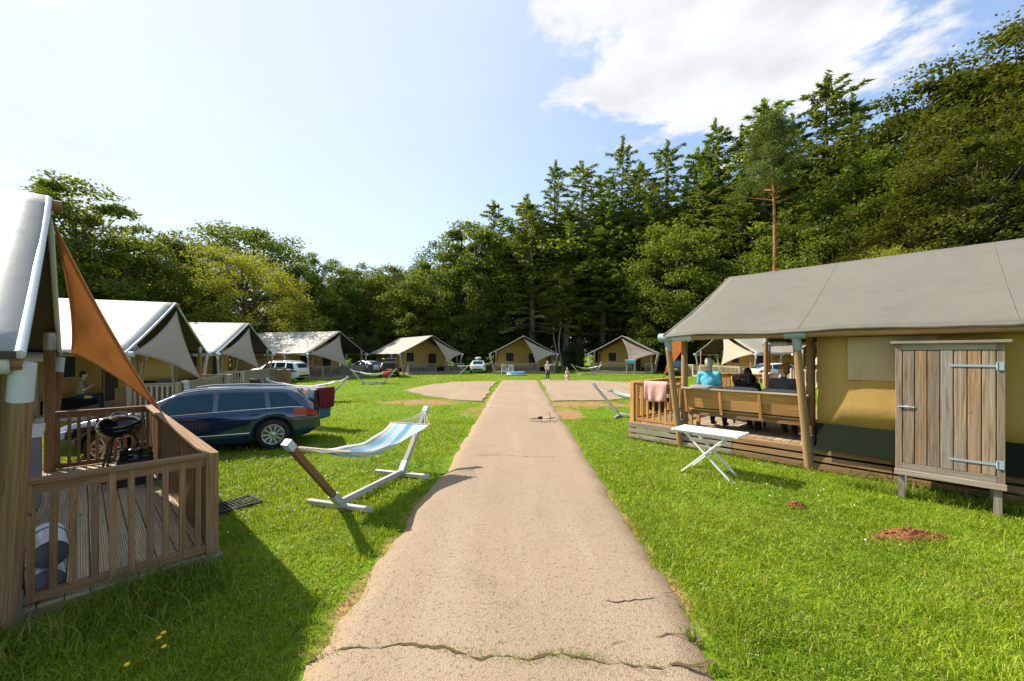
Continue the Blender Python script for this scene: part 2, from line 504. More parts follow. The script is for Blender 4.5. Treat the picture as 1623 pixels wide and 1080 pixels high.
M['charcoal'] = m_canvas('charcoal', (0.085, 0.085, 0.092), 0.85, 0.2, None, 0.5)
M['black_cloth'] = m_canvas('black_cloth', (0.012, 0.012, 0.014), 0.85, 0.2, None, 0.5)
M['navy_cloth'] = m_canvas('navy_cloth', (0.025, 0.03, 0.05), 0.85, 0.2, None, 0.5)
M['khaki_cloth'] = m_canvas('khaki_cloth', (0.26, 0.21, 0.13), 0.85, 0.2, None, 0.5)
M['pale_cloth'] = m_canvas('pale_cloth', (0.62, 0.56, 0.50), 0.85, 0.15, None, 0.4)
M['rose_cloth'] = m_canvas('rose_cloth', (0.66, 0.36, 0.36), 0.85, 0.15, None, 0.4)
M['car_blue'] = m_plain('car_blue', (0.003, 0.030, 0.075), 0.12, 0.05, 1, 0.35, 0.6, 0, **{'Coat Weight': 1.0, 'Coat Roughness': 0.03})
M['car_dark'] = m_plain('car_dark', (0.012, 0.015, 0.022), 0.15, 0.05, 1, 0.3, 0.6, 0, **{'Coat Weight': 1.0, 'Coat Roughness': 0.03})
M['car_white'] = m_plain('car_white', (0.70, 0.72, 0.74), 0.25, 0.03, 1, 0, 0.5, 0, **{'Coat Weight': 1.0, 'Coat Roughness': 0.04})
M['glass_car'] = m_plain('glass_car', (0.006, 0.045, 0.065), 0.03, 0.5, 1.6, 0, 0.55)  # teal base colour stands in for reflections on the windows
M['chrome'] = m_plain('chrome', (0.75, 0.76, 0.78), 0.15, 0.05, 4, 1.0)
M['alloy'] = m_plain('alloy', (0.55, 0.56, 0.58), 0.3, 0.08, 6, 0.8)
M['lamp_red'] = m_plain('lamp_red', (0.42, 0.012, 0.015), 0.12, 0.3, 9, 0, 0.7)
M['plate_yellow'] = m_plain('plate_yellow', (0.72, 0.50, 0.03), 0.4)
M['bluefab'] = m_canvas('bluefab', (0.16, 0.42, 0.60), 0.9, 0.15, None, 0.3, 0.1)
M['red_plastic'] = m_plain('red_plastic', (0.50, 0.03, 0.02), 0.4)
M['flower_yellow'] = m_plain('flower_yellow', (0.85, 0.50, 0.01), 0.6)
M['bark'] = m_plain('bark', (0.085, 0.066, 0.048), 0.95, 0.4, 3, 0, 0.1, 0.8)
M['bark_pale'] = m_plain('bark_pale', (0.30, 0.26, 0.22), 0.9, 0.45, 2.2, 0, 0.1, 0.6)
M['bark_pine'] = m_plain('bark_pine', (0.30, 0.135, 0.06), 0.9, 0.45, 2.5, 0, 0.1, 0.7)
M['leaf_oak'] = m_leaf('leaf_oak', (0.070, 0.108, 0.016), (0.180, 0.235, 0.032), 0.48)
M['leaf_beech'] = m_leaf('leaf_beech', (0.036, 0.056, 0.008), (0.135, 0.160, 0.022), 0.42)
M['leaf_willow'] = m_leaf('leaf_willow', (0.19, 0.23, 0.018), (0.38, 0.40, 0.045), 0.50)
M['leaf_larch'] = m_leaf('leaf_larch', (0.105, 0.155, 0.026), (0.205, 0.275, 0.050), 0.48)
M['leaf_pine'] = m_leaf('leaf_pine', (0.080, 0.120, 0.022), (0.160, 0.215, 0.042), 0.42)
M['leaf_shrub'] = m_leaf('leaf_shrub', (0.022, 0.046, 0.008), (0.080, 0.130, 0.020), 0.38)
M['grass_blade'] = m_leaf('grass_blade', (0.115, 0.200, 0.006), (0.38, 0.45, 0.028), 0.42, 0.6, 0.5, 0.06)
M['grass_long'] = m_leaf('grass_long', (0.070, 0.145, 0.007), (0.25, 0.33, 0.03), 0.38, 0.6, 0.45, 0.08)

# ================================================================== SETTING
_lat = rng.random((256, 256))
def vnoise(x, y, seed=0):
    x = np.asarray(x, float) + seed * 17.3; y = np.asarray(y, float) + seed * 9.1
    xi = np.floor(x).astype(int); yi = np.floor(y).astype(int); fx = x - xi; fy = y - yi
    fx = fx * fx * (3 - 2 * fx); fy = fy * fy * (3 - 2 * fy)
    a = _lat[xi % 256, yi % 256]; b = _lat[(xi + 1) % 256, yi % 256]; c = _lat[xi % 256, (yi + 1) % 256]; d = _lat[(xi + 1) % 256, (yi + 1) % 256]
    return (a * (1 - fx) + b * fx) * (1 - fy) + (c * (1 - fx) + d * fx) * fy
def fbm(x, y, seed=0, o=4):
    r = 0; a = 0.5; t = 0
    for i in range(o):
        r = r + a * vnoise(np.asarray(x) * 2 ** i, np.asarray(y) * 2 ** i, seed + i); t += a; a *= 0.5
    return r / t
def in_poly(x, y, poly):
    x = np.asarray(x); y = np.asarray(y); ins = np.zeros(x.shape, bool)
    n = len(poly)
    for i in range(n):
        x0, y0 = poly[i][0], poly[i][1]; x1, y1 = poly[(i + 1) % n][0], poly[(i + 1) % n][1]
        c = ((y0 > y) != (y1 > y)) & (x < (x1 - x0) * (y - y0) / (y1 - y0 + 1e-12) + x0)
        ins ^= c
    return ins
def seg_dist(x, y, p0, p1):
    p0 = np.array(p0[:2]); p1 = np.array(p1[:2]); d = p1 - p0; L2 = (d ** 2).sum() + 1e-9
    t = np.clip(((x - p0[0]) * d[0] + (y - p0[1]) * d[1]) / L2, 0, 1)
    return np.hypot(x - p0[0] - t * d[0], y - p0[1] - t * d[1])

# the road: edges read from the photo, running from behind the camera to the far turning place
RL = [(-2.05, -4.0), (-1.80, -1.0), (-1.52, 1.8)] + [tuple(g(u, v)[:2]) for u, v in ((530, 985), (585, 905), (628, 840), (695, 755), (727, 707), (752, 668), (775, 630), (795, 603.5))]
RR = [(1.05, -4.0), (1.15, -1.0), (1.25, 1.8)] + [tuple(g(u, v)[:2]) for u, v in ((1112, 1000), (1075, 930), (1022, 855), (960, 770), (925, 712), (893, 665), (872, 632), (853, 603.5))]
def road_edges(y):
    y = np.asarray(y, float)
    xl = np.interp(y, [p[1] for p in RL], [p[0] for p in RL]); xr = np.interp(y, [p[1] for p in RR], [p[0] for p in RR])
    wob = lambda s: (fbm(y * 1.1, y * 0 + s, 3) - 0.5) * 0.20 + (fbm(y * 6.5, y * 0 + s, 5) - 0.5) * 0.10
    return xl + wob(1.3), xr + wob(8.7)
PATCH_L = [g(u, v) for u, v in ((640, 619), (672, 612), (716, 605.8), (786, 604.8), (776, 618), (765, 636.5), (735, 636), (681, 629))]
PATCH_R = [g(u, v) for u, v in ((856, 603.5), (930, 603), (1012, 607), (1016, 630), (960, 635), (876, 636), (866, 618))]
def patch_poly(P, seed, amp=0.18):
    out = []
    n = len(P)
    for i in range(n):
        a = P[i]; b = P[(i + 1) % n]; k = max(2, int((b - a).length / 0.3))
        for j in range(k):
            p = a.lerp(b, j / k)
            out.append((p.x + (float(fbm(p.x * 1.7, p.y * 1.7, seed)) - 0.5) * amp * 2, p.y + (float(fbm(p.x * 1.7 + 9, p.y * 1.7, seed)) - 0.5) * amp * 2))
    return out
PL = patch_poly(PATCH_L, 11); PR = patch_poly(PATCH_R, 15)
ROAD_FAR = 1323 / (603.5 - 562)

TENTS = {}       # name: (x, y, theta)
K = 1.2727
TENTS['t0'] = (-5.72, 4.92, R(47.2))
TENTS['t1'] = (-13.72, 16.2, R(22))
TENTS['t2'] = (-17.7, 26.7, R(10))
TENTS['t3'] = (-15.7, 36.2, R(-17))
TENTS['t4'] = (-8.8, 44.0, R(-52))
TENTS['t5'] = (1.33, 44.6, R(-88))
TENTS['t6'] = (12.4, 44.8, R(-114))
TENTS['t7'] = (18.9, 35.6, R(-169))
TENTS['t8'] = (20.6, 25.0, R(-178))
TENTS['tr'] = (6.22, 11.35, R(132.7))
def tent_pt(k, X, Y, z=0.0):
    x, y, t = TENTS[k]; c, s = math.cos(t), math.sin(t)
    return Vector((x + X * c - Y * s, y + X * s + Y * c, z))
YWD = {'t0': 2.75}
FOOT = [[tent_pt(k, X, Y * YWD.get(k, 3.33))[:2] for X, Y in ((1.18, -1), (1.18, 1), (-9.3, 1), (-9.3, -1))] for k in TENTS]

def bare_mask(x, y):
    """where the turf is worn to soil: verges of the road, the turning place, a few lawn scars"""
    x = np.asarray(x, float); y = np.asarray(y, float)
    xl, xr = road_edges(np.clip(y, -4, ROAD_FAR))
    d = np.minimum(np.abs(x - xl), np.abs(x - xr)); d = np.where((y < ROAD_FAR + .3), d, 9)
    n = fbm(x * 0.9, y * 0.9, 21)
    m = np.clip(1.15 - d / (0.04 + 0.40 * np.clip(n - 0.42, 0, 1)), 0, 1) * 0.7
    def blob(u, v, ru, rv, a):
        c = g(u, v); e = g(u + ru, v); f = g(u, v + rv)
        rx = abs(e.x - c.x); ry = abs(f.y - c.y)
        q = ((x - c.x) / rx) ** 2 + ((y - c.y) / ry) ** 2
        return np.clip((1.2 - q) * a + (n - 0.5) * 1.8 * (q < 1.9), 0, 1)
    for a in ((690, 638, 80, 7, 0.7), (930, 640, 80, 8, 0.95), (895, 652, 30, 12, 0.9), (1010, 622, 60, 14, 0.8), (745, 655, 30, 10, 0.5)):
        m = np.maximum(m, blob(*a))
    m = np.maximum(m, np.clip((fbm(x * 0.33, y * 0.33, 31) - 0.63) * 3.2, 0, 0.45))
    return np.clip(m, 0, 1)

def dense_axis(lo, hi, step, far):
    a = np.arange(lo, hi + 1e-6, step); o = []; d = step
    q = hi
    while q < far:
        d *= 1.5; q += d; o.append(q)
    i = []; d = step; q = lo
    while q > -far:
        d *= 1.5; q -= d; i.append(q)
    return np.concatenate([i[::-1], a, o])
def build_ground():
    xs = dense_axis(-24, 26, 0.26, 900); ys = dense_axis(-4, 44, 0.26, 900)
    X, Y = np.meshgrid(xs, ys, indexing='ij')
    far = np.clip((np.hypot(X, Y - 20) - 45) / 60, 0, 1)
    Z = -0.02 + (fbm(X * 0.5, Y * 0.5, 41) - 0.5) * 0.05 * (1 - far)
    nx, ny = len(xs), len(ys)
    V = np.stack([X, Y, Z], -1).reshape(-1, 3)
    idx = np.arange(nx * ny).reshape(nx, ny)
    Fq = np.stack([idx[:-1, :-1], idx[1:, :-1], idx[1:, 1:], idx[:-1, 1:]], -1).reshape(-1, 4)
    me = mesh_np('ground', V, Fq, smooth=True)
    at_ = me.attributes.new('bare', 'FLOAT', 'POINT'); at_.data.foreach_set('value', bare_mask(V[:, 0], V[:, 1]).astype(np.float32))
    m, t = mat_new('turf'); q = NT(t)
    oc = q.n('ShaderNodeTexCoord').outputs['Object']
    big = q.noise(oc, 0.22, 5, 0.6); fine = q.noise(oc, 26, 4, 0.7); mid = q.noise(oc, 2.2, 5, 0.65)
    c = q.ramp(q.math('ADD', q.math('MULTIPLY', fine, 0.6), q.math('MULTIPLY', mid, 0.4)), [(0.3, (0.050, 0.105, 0.006)), (0.55, (0.135, 0.225, 0.012)), (0.75, (0.24, 0.32, 0.026))])
    c = q.mix(q.maprange(big, 0.45, 0.75, 0, 0.35), c, (0.20, 0.24, 0.035))
    ba = q.n('ShaderNodeAttribute', attribute_name='bare').outputs['Fac']
    soil = q.ramp(fine, [(0.3, (0.20, 0.105, 0.045)), (0.7, (0.42, 0.26, 0.13))])
    bm = q.maprange(q.math('ADD', ba, q.math('MULTIPLY', q.math('SUBTRACT', mid, 0.5), 1.1)), 0.35, 0.72)
    c = q.mix(bm, c, soil)
    q.principled(c, 0.95, q.bump(q.math('ADD', fine, mid), 0.6, 0.03), 0, 0.1)
    o = link('ground', me, m); o['kind'] = 'structure'
    return o
def mesh_np(name, V, Fq, smooth=False):
    me = bpy.data.meshes.new(name)
    V = np.ascontiguousarray(V, np.float32); Fq = np.ascontiguousarray(Fq, np.int32)
    k = Fq.shape[1]
    me.vertices.add(len(V)); me.vertices.foreach_set('co', V.ravel())
    me.loops.add(Fq.size); me.loops.foreach_set('vertex_index', Fq.ravel())
    me.polygons.add(len(Fq)); me.polygons.foreach_set('loop_start', np.arange(0, Fq.size, k, dtype=np.int32))
    try:
        me.polygons.foreach_set('loop_total', np.full(len(Fq), k, np.int32))
    except Exception:
        pass
    me.polygons.foreach_set('use_smooth', np.full(len(Fq), smooth))
    me.update(calc_edges=True)
    return me
build_ground()

def m_road():
    m, t = mat_new('road_surface'); q = NT(t)
    oc = q.n('ShaderNodeTexCoord').outputs['Object']
    fine = q.noise(oc, 95, 3, 0.75); ag = q.n('ShaderNodeTexVoronoi'); ag.inputs['Scale'].default_value = 75; q.l(oc, ag.inputs['Vector'])
    mid = q.noise(oc, 1.4, 6, 0.65); big = q.noise(oc, 0.28, 4, 0.6)
    c = q.ramp(fine, [(0.28, (0.215, 0.152, 0.100)), (0.5, (0.345, 0.255, 0.172)), (0.75, (0.46, 0.355, 0.25))])
    c = q.mix(q.maprange(mid, 0.4, 0.72, 0, 0.5), c, (0.385, 0.285, 0.19))
    c = q.mix(q.maprange(big, 0.45, 0.7, 0, 0.4), c, (0.25, 0.195, 0.15))
    c = q.mix(q.maprange(q.noise(q.map(oc, (1.5, 0.16, 1)), 1.0, 5, 0.6), 0.48, 0.68, 0, 0.45), c, (0.43, 0.335, 0.24))
    c = q.mix(q.maprange(q.noise(q.map(oc, (1, 1, 1), (5, 3, 0)), 0.7, 6, 0.7, 0.8), 0.58, 0.72, 0, 0.5), c, (0.20, 0.145, 0.10))
    pit = q.maprange(q.noise(oc, 30, 4, 0.75), 0.57, 0.68)
    c = q.mix(q.math('MULTIPLY', pit, 0.38), c, (0.085, 0.052, 0.034))
    ed = q.n('ShaderNodeAttribute', attribute_name='edge').outputs['Fac']
    em = q.maprange(q.math('ADD', ed, q.math('MULTIPLY', q.math('SUBTRACT', mid, 0.5), 1.3)), 0.55, 1.25, 0, 0.75)
    c = q.mix(em, c, q.mix(fine, (0.27, 0.135, 0.06), (0.46, 0.30, 0.17)))
    h = q.math('ADD', q.math('MULTIPLY', ag.outputs['Distance'], 0.6), q.math('SUBTRACT', fine, q.math('MULTIPLY', pit, 0.8)))
    q.principled(c, 0.92, q.bump(h, 0.7, 0.012), 0, 0.15)
    return m
M['road'] = m_road()
def build_road():
    ys = np.arange(-4, ROAD_FAR + 0.01, 0.1); xl, xr = road_edges(ys)
    nx = 41; V = []; E = []
    for i, y in enumerate(ys):
        for j in range(nx):
            t = j / (nx - 1); x = xl[i] + (xr[i] - xl[i]) * t
            e = min(t, 1 - t) * (xr[i] - xl[i])
            yy = y + ((fbm(x * 2.0, 3.3, 50) - 0.5) * 0.5 if i == len(ys) - 1 else 0)
            V.append((x, yy, -0.045 + 0.085 * min(1, e / 0.22) ** 0.6 + (float(fbm(x * 0.8, y * 0.8, 61)) - 0.5) * 0.012))
            E.append(max(0, 1 - e / 0.45))
    nyr = len(ys); idx = np.arange(nyr * nx).reshape(nyr, nx)
    Fq = np.stack([idx[:-1, :-1], idx[:-1, 1:], idx[1:, 1:], idx[1:, :-1]], -1).reshape(-1, 4)
    me = mesh_np('road', np.array(V), Fq, True)
    a = me.attributes.new('edge', 'FLOAT', 'POINT'); a.data.foreach_set('value', np.array(E, np.float32))
    o = link('road', me, M['road']); o['kind'] = 'structure'
    return o
ROAD = build_road()
def flat_poly(name, poly, z, mat, parent=None, kind=None):
    bm = bmesh.new()
    vs = [bm.verts.new((p[0], p[1], z)) for p in poly]
    f = bm.faces.new(vs)
    if f.normal.z < 0: f.normal_flip()
    bm.normal_update()
    bmesh.ops.triangulate(bm, faces=[f])
    r = bmesh.ops.extrude_face_region(bm, geom=bm.faces[:])
    for el in r['geom']:
        if isinstance(el, bmesh.types.BMVert): el.co.z -= 0.06
    bmesh.ops.recalc_face_normals(bm, faces=bm.faces[:])
    me = bpy.data.meshes.new(name); bm.to_mesh(me); bm.free()
    o = link(name, me, mat, parent)
    if kind: o['kind'] = kind
    return o
flat_poly('paved_parking_bay', PL, 0.026, M['road'], None, 'structure')
flat_poly('paved_parking_bay', PR, 0.022, M['road'], None, 'structure')
# cracks across the near road, opened and filled with soil and moss
M['crack'] = m_plain('crack', (0.085, 0.055, 0.03), 0.95, 0.5, 25, 0, 0.05, 0.6)
M['crack_moss'] = m_plain('crack_moss', (0.105, 0.078, 0.038), 0.95, 0.6, 30, 0, 0.05, 0.6)
CRACKS = [([(470, 1052), (555, 1037), (640, 1031), (690, 1036), (735, 1046), (790, 1053), (835, 1056), (880, 1046), (915, 1050), (960, 1058), (1005, 1062), (1060, 1066), (1140, 1061)], 0.014, 'crack_moss'),
          ([(940, 1050), (980, 1026), (1020, 1014), (1070, 1018), (1120, 1012)], 0.0035, 'crack'),
          ([(775, 1033), (810, 1025), (858, 1027)], 0.003, 'crack'),
          ([(960, 962), (1020, 960), (1052, 950), (1085, 936)], 0.004, 'crack'),
          ([(1000, 1066), (1015, 1075), (1040, 1079), (1080, 1068)], 0.0035, 'crack'),
          ([(745, 727), (790, 724), (830, 728), (905, 726)], 0.006, 'crack'),
          ([(772, 632), (820, 633), (866, 632)], 0.008, 'crack')]
def road_z(x, y): return 0.042
for pts, wd, mt in CRACKS:
    P = [g(u, v) for u, v in pts]; fine = []
    for a, b in zip(P[:-1], P[1:]):
        k = max(2, int((b - a).length / 0.03))
        for j in range(k):
            p = a.lerp(b, j / k); n = float(fbm(p.x * 9, p.y * 9, 71)) - 0.5
            fine.append(Vector((p.x, p.y + n * 0.11, 0)))
    mb = MB(); row = []
    for p in fine:
        w_ = wd * max(0.10, 4.2 * float(fbm(p.x * 7, p.y * 7, 77)) - 1.45)
        row.append([(p.x, p.y - w_, 0.0455), (p.x, p.y + w_, 0.0455)])
    mb.grid(row)
    mb.build('crack', M[mt], ROAD)
CRACK_LINE = [g(u, v) for u, v in CRACKS[0][0]]

# ------------------------------------------------------------------ grass
def blades(px, py, pz, h, wd, lean, seed):
    r = np.random.default_rng(seed); n = len(px)
    a = r.random(n) * 2 * np.pi; b = r.random(n) * 2 * np.pi
    sx, sy = np.cos(a) * wd * .5, np.sin(a) * wd * .5
    lx, ly = np.cos(b) * h * lean, np.sin(b) * h * lean
    V = np.empty((n, 5, 3), np.float32)
    V[:, 0] = np.stack([px - sx, py - sy, pz], -1); V[:, 1] = np.stack([px + sx, py + sy, pz], -1)
    m = 0.55
    V[:, 2] = np.stack([px + sx * .8 + lx * .35, py + sy * .8 + ly * .35, pz + h * m], -1)
    V[:, 3] = np.stack([px + lx, py + ly, pz + h * (1 - 0.35 * lean)], -1)
    V[:, 4] = np.stack([px - sx * .8 + lx * .35, py - sy * .8 + ly * .35, pz + h * m], -1)
    base = np.arange(n)[:, None] * 5
    return V.reshape(-1, 3), base
def grass_obj(name, px, py, h, wd, lean, seed, mat, label):
    pz = np.full(len(px), -0.03)
    V, base = blades(px, py, pz, h, wd, lean, seed)
    F4 = (base + np.array([[0, 1, 2, 4]])); F3 = base + np.array([[4, 2, 3]])
    me = bpy.data.meshes.new(name)
    n = len(px)
    me.vertices.add(len(V)); me.vertices.foreach_set('co', np.ascontiguousarray(V, np.float32).ravel())
    L = np.concatenate([F4, F3], 1).astype(np.int32)            # quad + tri per blade
    me.loops.add(n * 7); me.loops.foreach_set('vertex_index', L.ravel())
    st = (np.arange(n)[:, None] * 7 + np.array([[0, 4]])).astype(np.int32).ravel()
    me.polygons.add(n * 2); me.polygons.foreach_set('loop_start', st)
    try: me.polygons.foreach_set('loop_total', np.tile(np.array([4, 3], np.int32), n))
    except Exception: pass
    me.update(calc_edges=True)
    o = link(name, me, mat); tag(o, label, 'grass', kind='stuff')
    return o
def keep_lawn(x, y, seed):
    r = np.random.default_rng(seed + 99)
    xl, xr = road_edges(np.clip(y, -4, ROAD_FAR))
    mg = 0.02 + 0.22 * np.clip(fbm(x * 3, y * 3, 23) - 0.42, 0, 1)
    k = ~((x > xl + mg) & (x < xr - mg) & (y < ROAD_FAR))
    for P in (PL, PR): k &= ~in_poly(x, y, P)
    for P in FOOT: k &= ~in_poly(x, y, P)
    b = bare_mask(x, y)
    k &= r.random(len(x)) > b * 1.15
    return k
def scatter(y0, y1, dens, seed, xmax=26):
    r = np.random.default_rng(seed)
    hw = min(xmax, y1 * 1.34 + 0.8)
    n = int((y1 - y0) * 2 * hw * dens)
    x = (r.random(n) * 2 - 1) * hw; y = y0 + r.random(n) * (y1 - y0)
    k = np.abs(x) < y * 1.34 + 0.8
    k &= (fbm(x * 4.5, y * 4.5, 5) + r.random(n) * 0.5) > 0.50
    x, y = x[k], y[k]; k = keep_lawn(x, y, seed)
    return x[k], y[k], r
GX = []; GY = []; GH = []; GW = []
for (y0, y1, dens, hh, ww, sd) in ((1.5, 3.4, 5600, 0.070, 0.0068, 1), (3.4, 5.5, 3700, 0.070, 0.0082, 2), (5.5, 8.5, 1900, 0.072, 0.0115, 3), (8.5, 13, 800, 0.070, 0.016, 4), (13, 22, 210, 0.065, 0.028, 5), (22, 46, 48, 0.07, 0.055, 6)):
    x, y, r = scatter(y0, y1, dens, sd)
    cl = fbm(x * 0.8, y * 0.8, 91); 
    GX.append(x); GY.append(y); GH.append(hh * (0.45 + 1.0 * r.random(len(x))) * (0.35 + 0.7 * cl + 1.1 * np.clip(fbm(x * 3.7, y * 3.7, 19) - 0.40, 0, 1))); GW.append(ww * (0.7 + 0.6 * r.random(len(x))))
gx = np.concatenate(GX); gy = np.concatenate(GY); gh = np.concatenate(GH) * 1.15; gw = np.concatenate(GW)
print('lawn blades', len(gx))
grass_obj('lawn_grass', gx, gy, gh, gw, np.random.default_rng(3).random(len(gx)) * 0.9 + 0.25, 12, M['grass_blade'], 'short bright green lawn grass on both sides of the road')
# low broad-leaved weeds and clover between the blades
CX = []; CY = []; CS = []
for (y0, y1, dens, sz, sd) in ((1.5, 3.4, 1500, 0.0075, 61), (3.4, 6.0, 900, 0.010, 62), (6.0, 11, 260, 0.017, 63)):
    x, y, r = scatter(y0, y1, dens, sd)
    k = fbm(x * 1.1, y * 1.1, 101) + 0.25 * r.random(len(x)) > 0.60
    CX.append(x[k]); CY.append(y[k]); CS.append(sz * (0.6 + 0.8 * r.random(k.sum())))
cx = np.concatenate(CX); cy = np.concatenate(CY); cs = np.concatenate(CS); r = np.random.default_rng(66)
C = np.stack([cx, cy, 0.018 + 0.035 * r.random(len(cx))], 1)
nrm = r.normal(0, .45, (len(cx), 3)); nrm[:, 2] = 1; nrm /= np.linalg.norm(nrm, axis=1)[:, None]
tv = r.normal(0, 1, (len(cx), 3)); tv -= nrm * (tv * nrm).sum(1)[:, None]; tv /= np.linalg.norm(tv, axis=1)[:, None]; bv = np.cross(nrm, tv); s4 = cs[:, None]
V = np.stack([C - tv * s4, C - tv * s4 * .2 + bv * s4 * .8, C + tv * s4, C - tv * s4 * .2 - bv * s4 * .8], 1).reshape(-1, 3)
me = mesh_np('clover_leaves', V, np.arange(len(V)).reshape(-1, 4)); tag(link('clover_leaves', me, M['grass_long']), 'small clover leaves and weeds growing through the lawn', 'clover', kind='stuff')
# long uncut grass along decks, posts and under the cabinet
LX = []; LY = []; LH = []
def tuft_line(p0, p1, wdt, n, h0, h1, seed, off=0.0):
    r = np.random.default_rng(seed); t = r.random(n)
    p0 = np.array(p0[:2]); p1 = np.array(p1[:2]); d = (p1 - p0) / (np.linalg.norm(p1 - p0) + 1e-9); nn = np.array([d[1], -d[0]])
    s = np.abs(r.normal(0, abs(wdt), n)) + off
    P = p0 + (p1 - p0) * t[:, None] + nn * (s * np.sign(wdt))[:, None]
    LX.append(P[:, 0]); LY.append(P[:, 1]); cl = fbm(P[:, 0] * 2.5, P[:, 1] * 2.5, 93)
    LH.append((h0 + (h1 - h0) * r.random(n)) * (0.4 + 1.2 * cl) * np.exp(-s * 0.6))
a0 = tent_pt('t0', 1.2, -2.78)
tuft_line(tent_pt('t0', -1.2, -2.80), a0, 0.40, 5200, 0.10, 0.34, 31)
tuft_line(tent_pt('t0', 1.25, -3.0), tent_pt('t0', 1.25, 2.8), -0.18, 3000, 0.08, 0.26, 32)
tuft_line(tent_pt('t0', 1.22, 2.8), tent_pt('t0', 1.22, -2.8), 0.20, 3800, 0.08, 0.28, 33)
tuft_line(tent_pt('tr', 1.25, 3.42), tent_pt('tr', -6.5, 3.42), -0.25, 100, 0.1, 0.3, 34)
tuft_line(tent_pt('tr', -6.5, 3.42), tent_pt('tr', 1.25, 3.42), 0.30, 5200, 0.08, 0.26, 35)
tuft_line(tent_pt('tr', -5.4, 4.0), tent_pt('tr', -3.0, 4.1), 0.25, 1600, 0.10, 0.26, 36)
for k in ('t1', 't2', 't3', 't4', 't5', 't6', 't7', 't8'):
    tuft_line(tent_pt(k, 1.22, 3.4), tent_pt(k, 1.22, -3.4), 0.2, 260, 0.1, 0.3, 40 + int(k[1]))
rr_ = np.random.default_rng(55); n = 2600
x = (rr_.random(n) * 2 - 1) * 9; y = 2 + rr_.random(n) * 9
k = keep_lawn(x, y, 77) & (fbm(x * 0.9, y * 0.9, 95) > 0.56)
LX.append(x[k]); LY.append(y[k]); LH.append(0.08 + 0.12 * rr_.random(k.sum()))
# moss and weeds in the big crack and along the road edge
for a, b in zip(CRACK_LINE[:-1], CRACK_LINE[1:]):
    m_ = 260 if a.x > -0.6 and a.x < 0.5 else 60
    t = rr_.random(m_); LX.append(a.x + (b.x - a.x) * t); LY.append(a.y + (b.y - a.y) * t + rr_.normal(0, 0.016, m_)); LH.append(0.015 + 0.03 * rr_.random(m_) + 0.05)
c = g(1092, 1012); LX.append(c.x + rr_.normal(0, .03, 90)); LY.append(c.y + rr_.normal(0, .03, 90)); LH.append(0.06 + 0.04 * rr_.random(90))
lx = np.concatenate(LX); ly = np.concatenate(LY); lh = np.concatenate(LH)
grass_obj('long_grass', lx, ly, lh + 0.02, 0.006 + 0.004 * rr_.random(len(lx)), rr_.random(len(lx)) * 0.9 + 0.2, 13, M['grass_long'], 'longer uncut grass tufts along deck edges and posts')

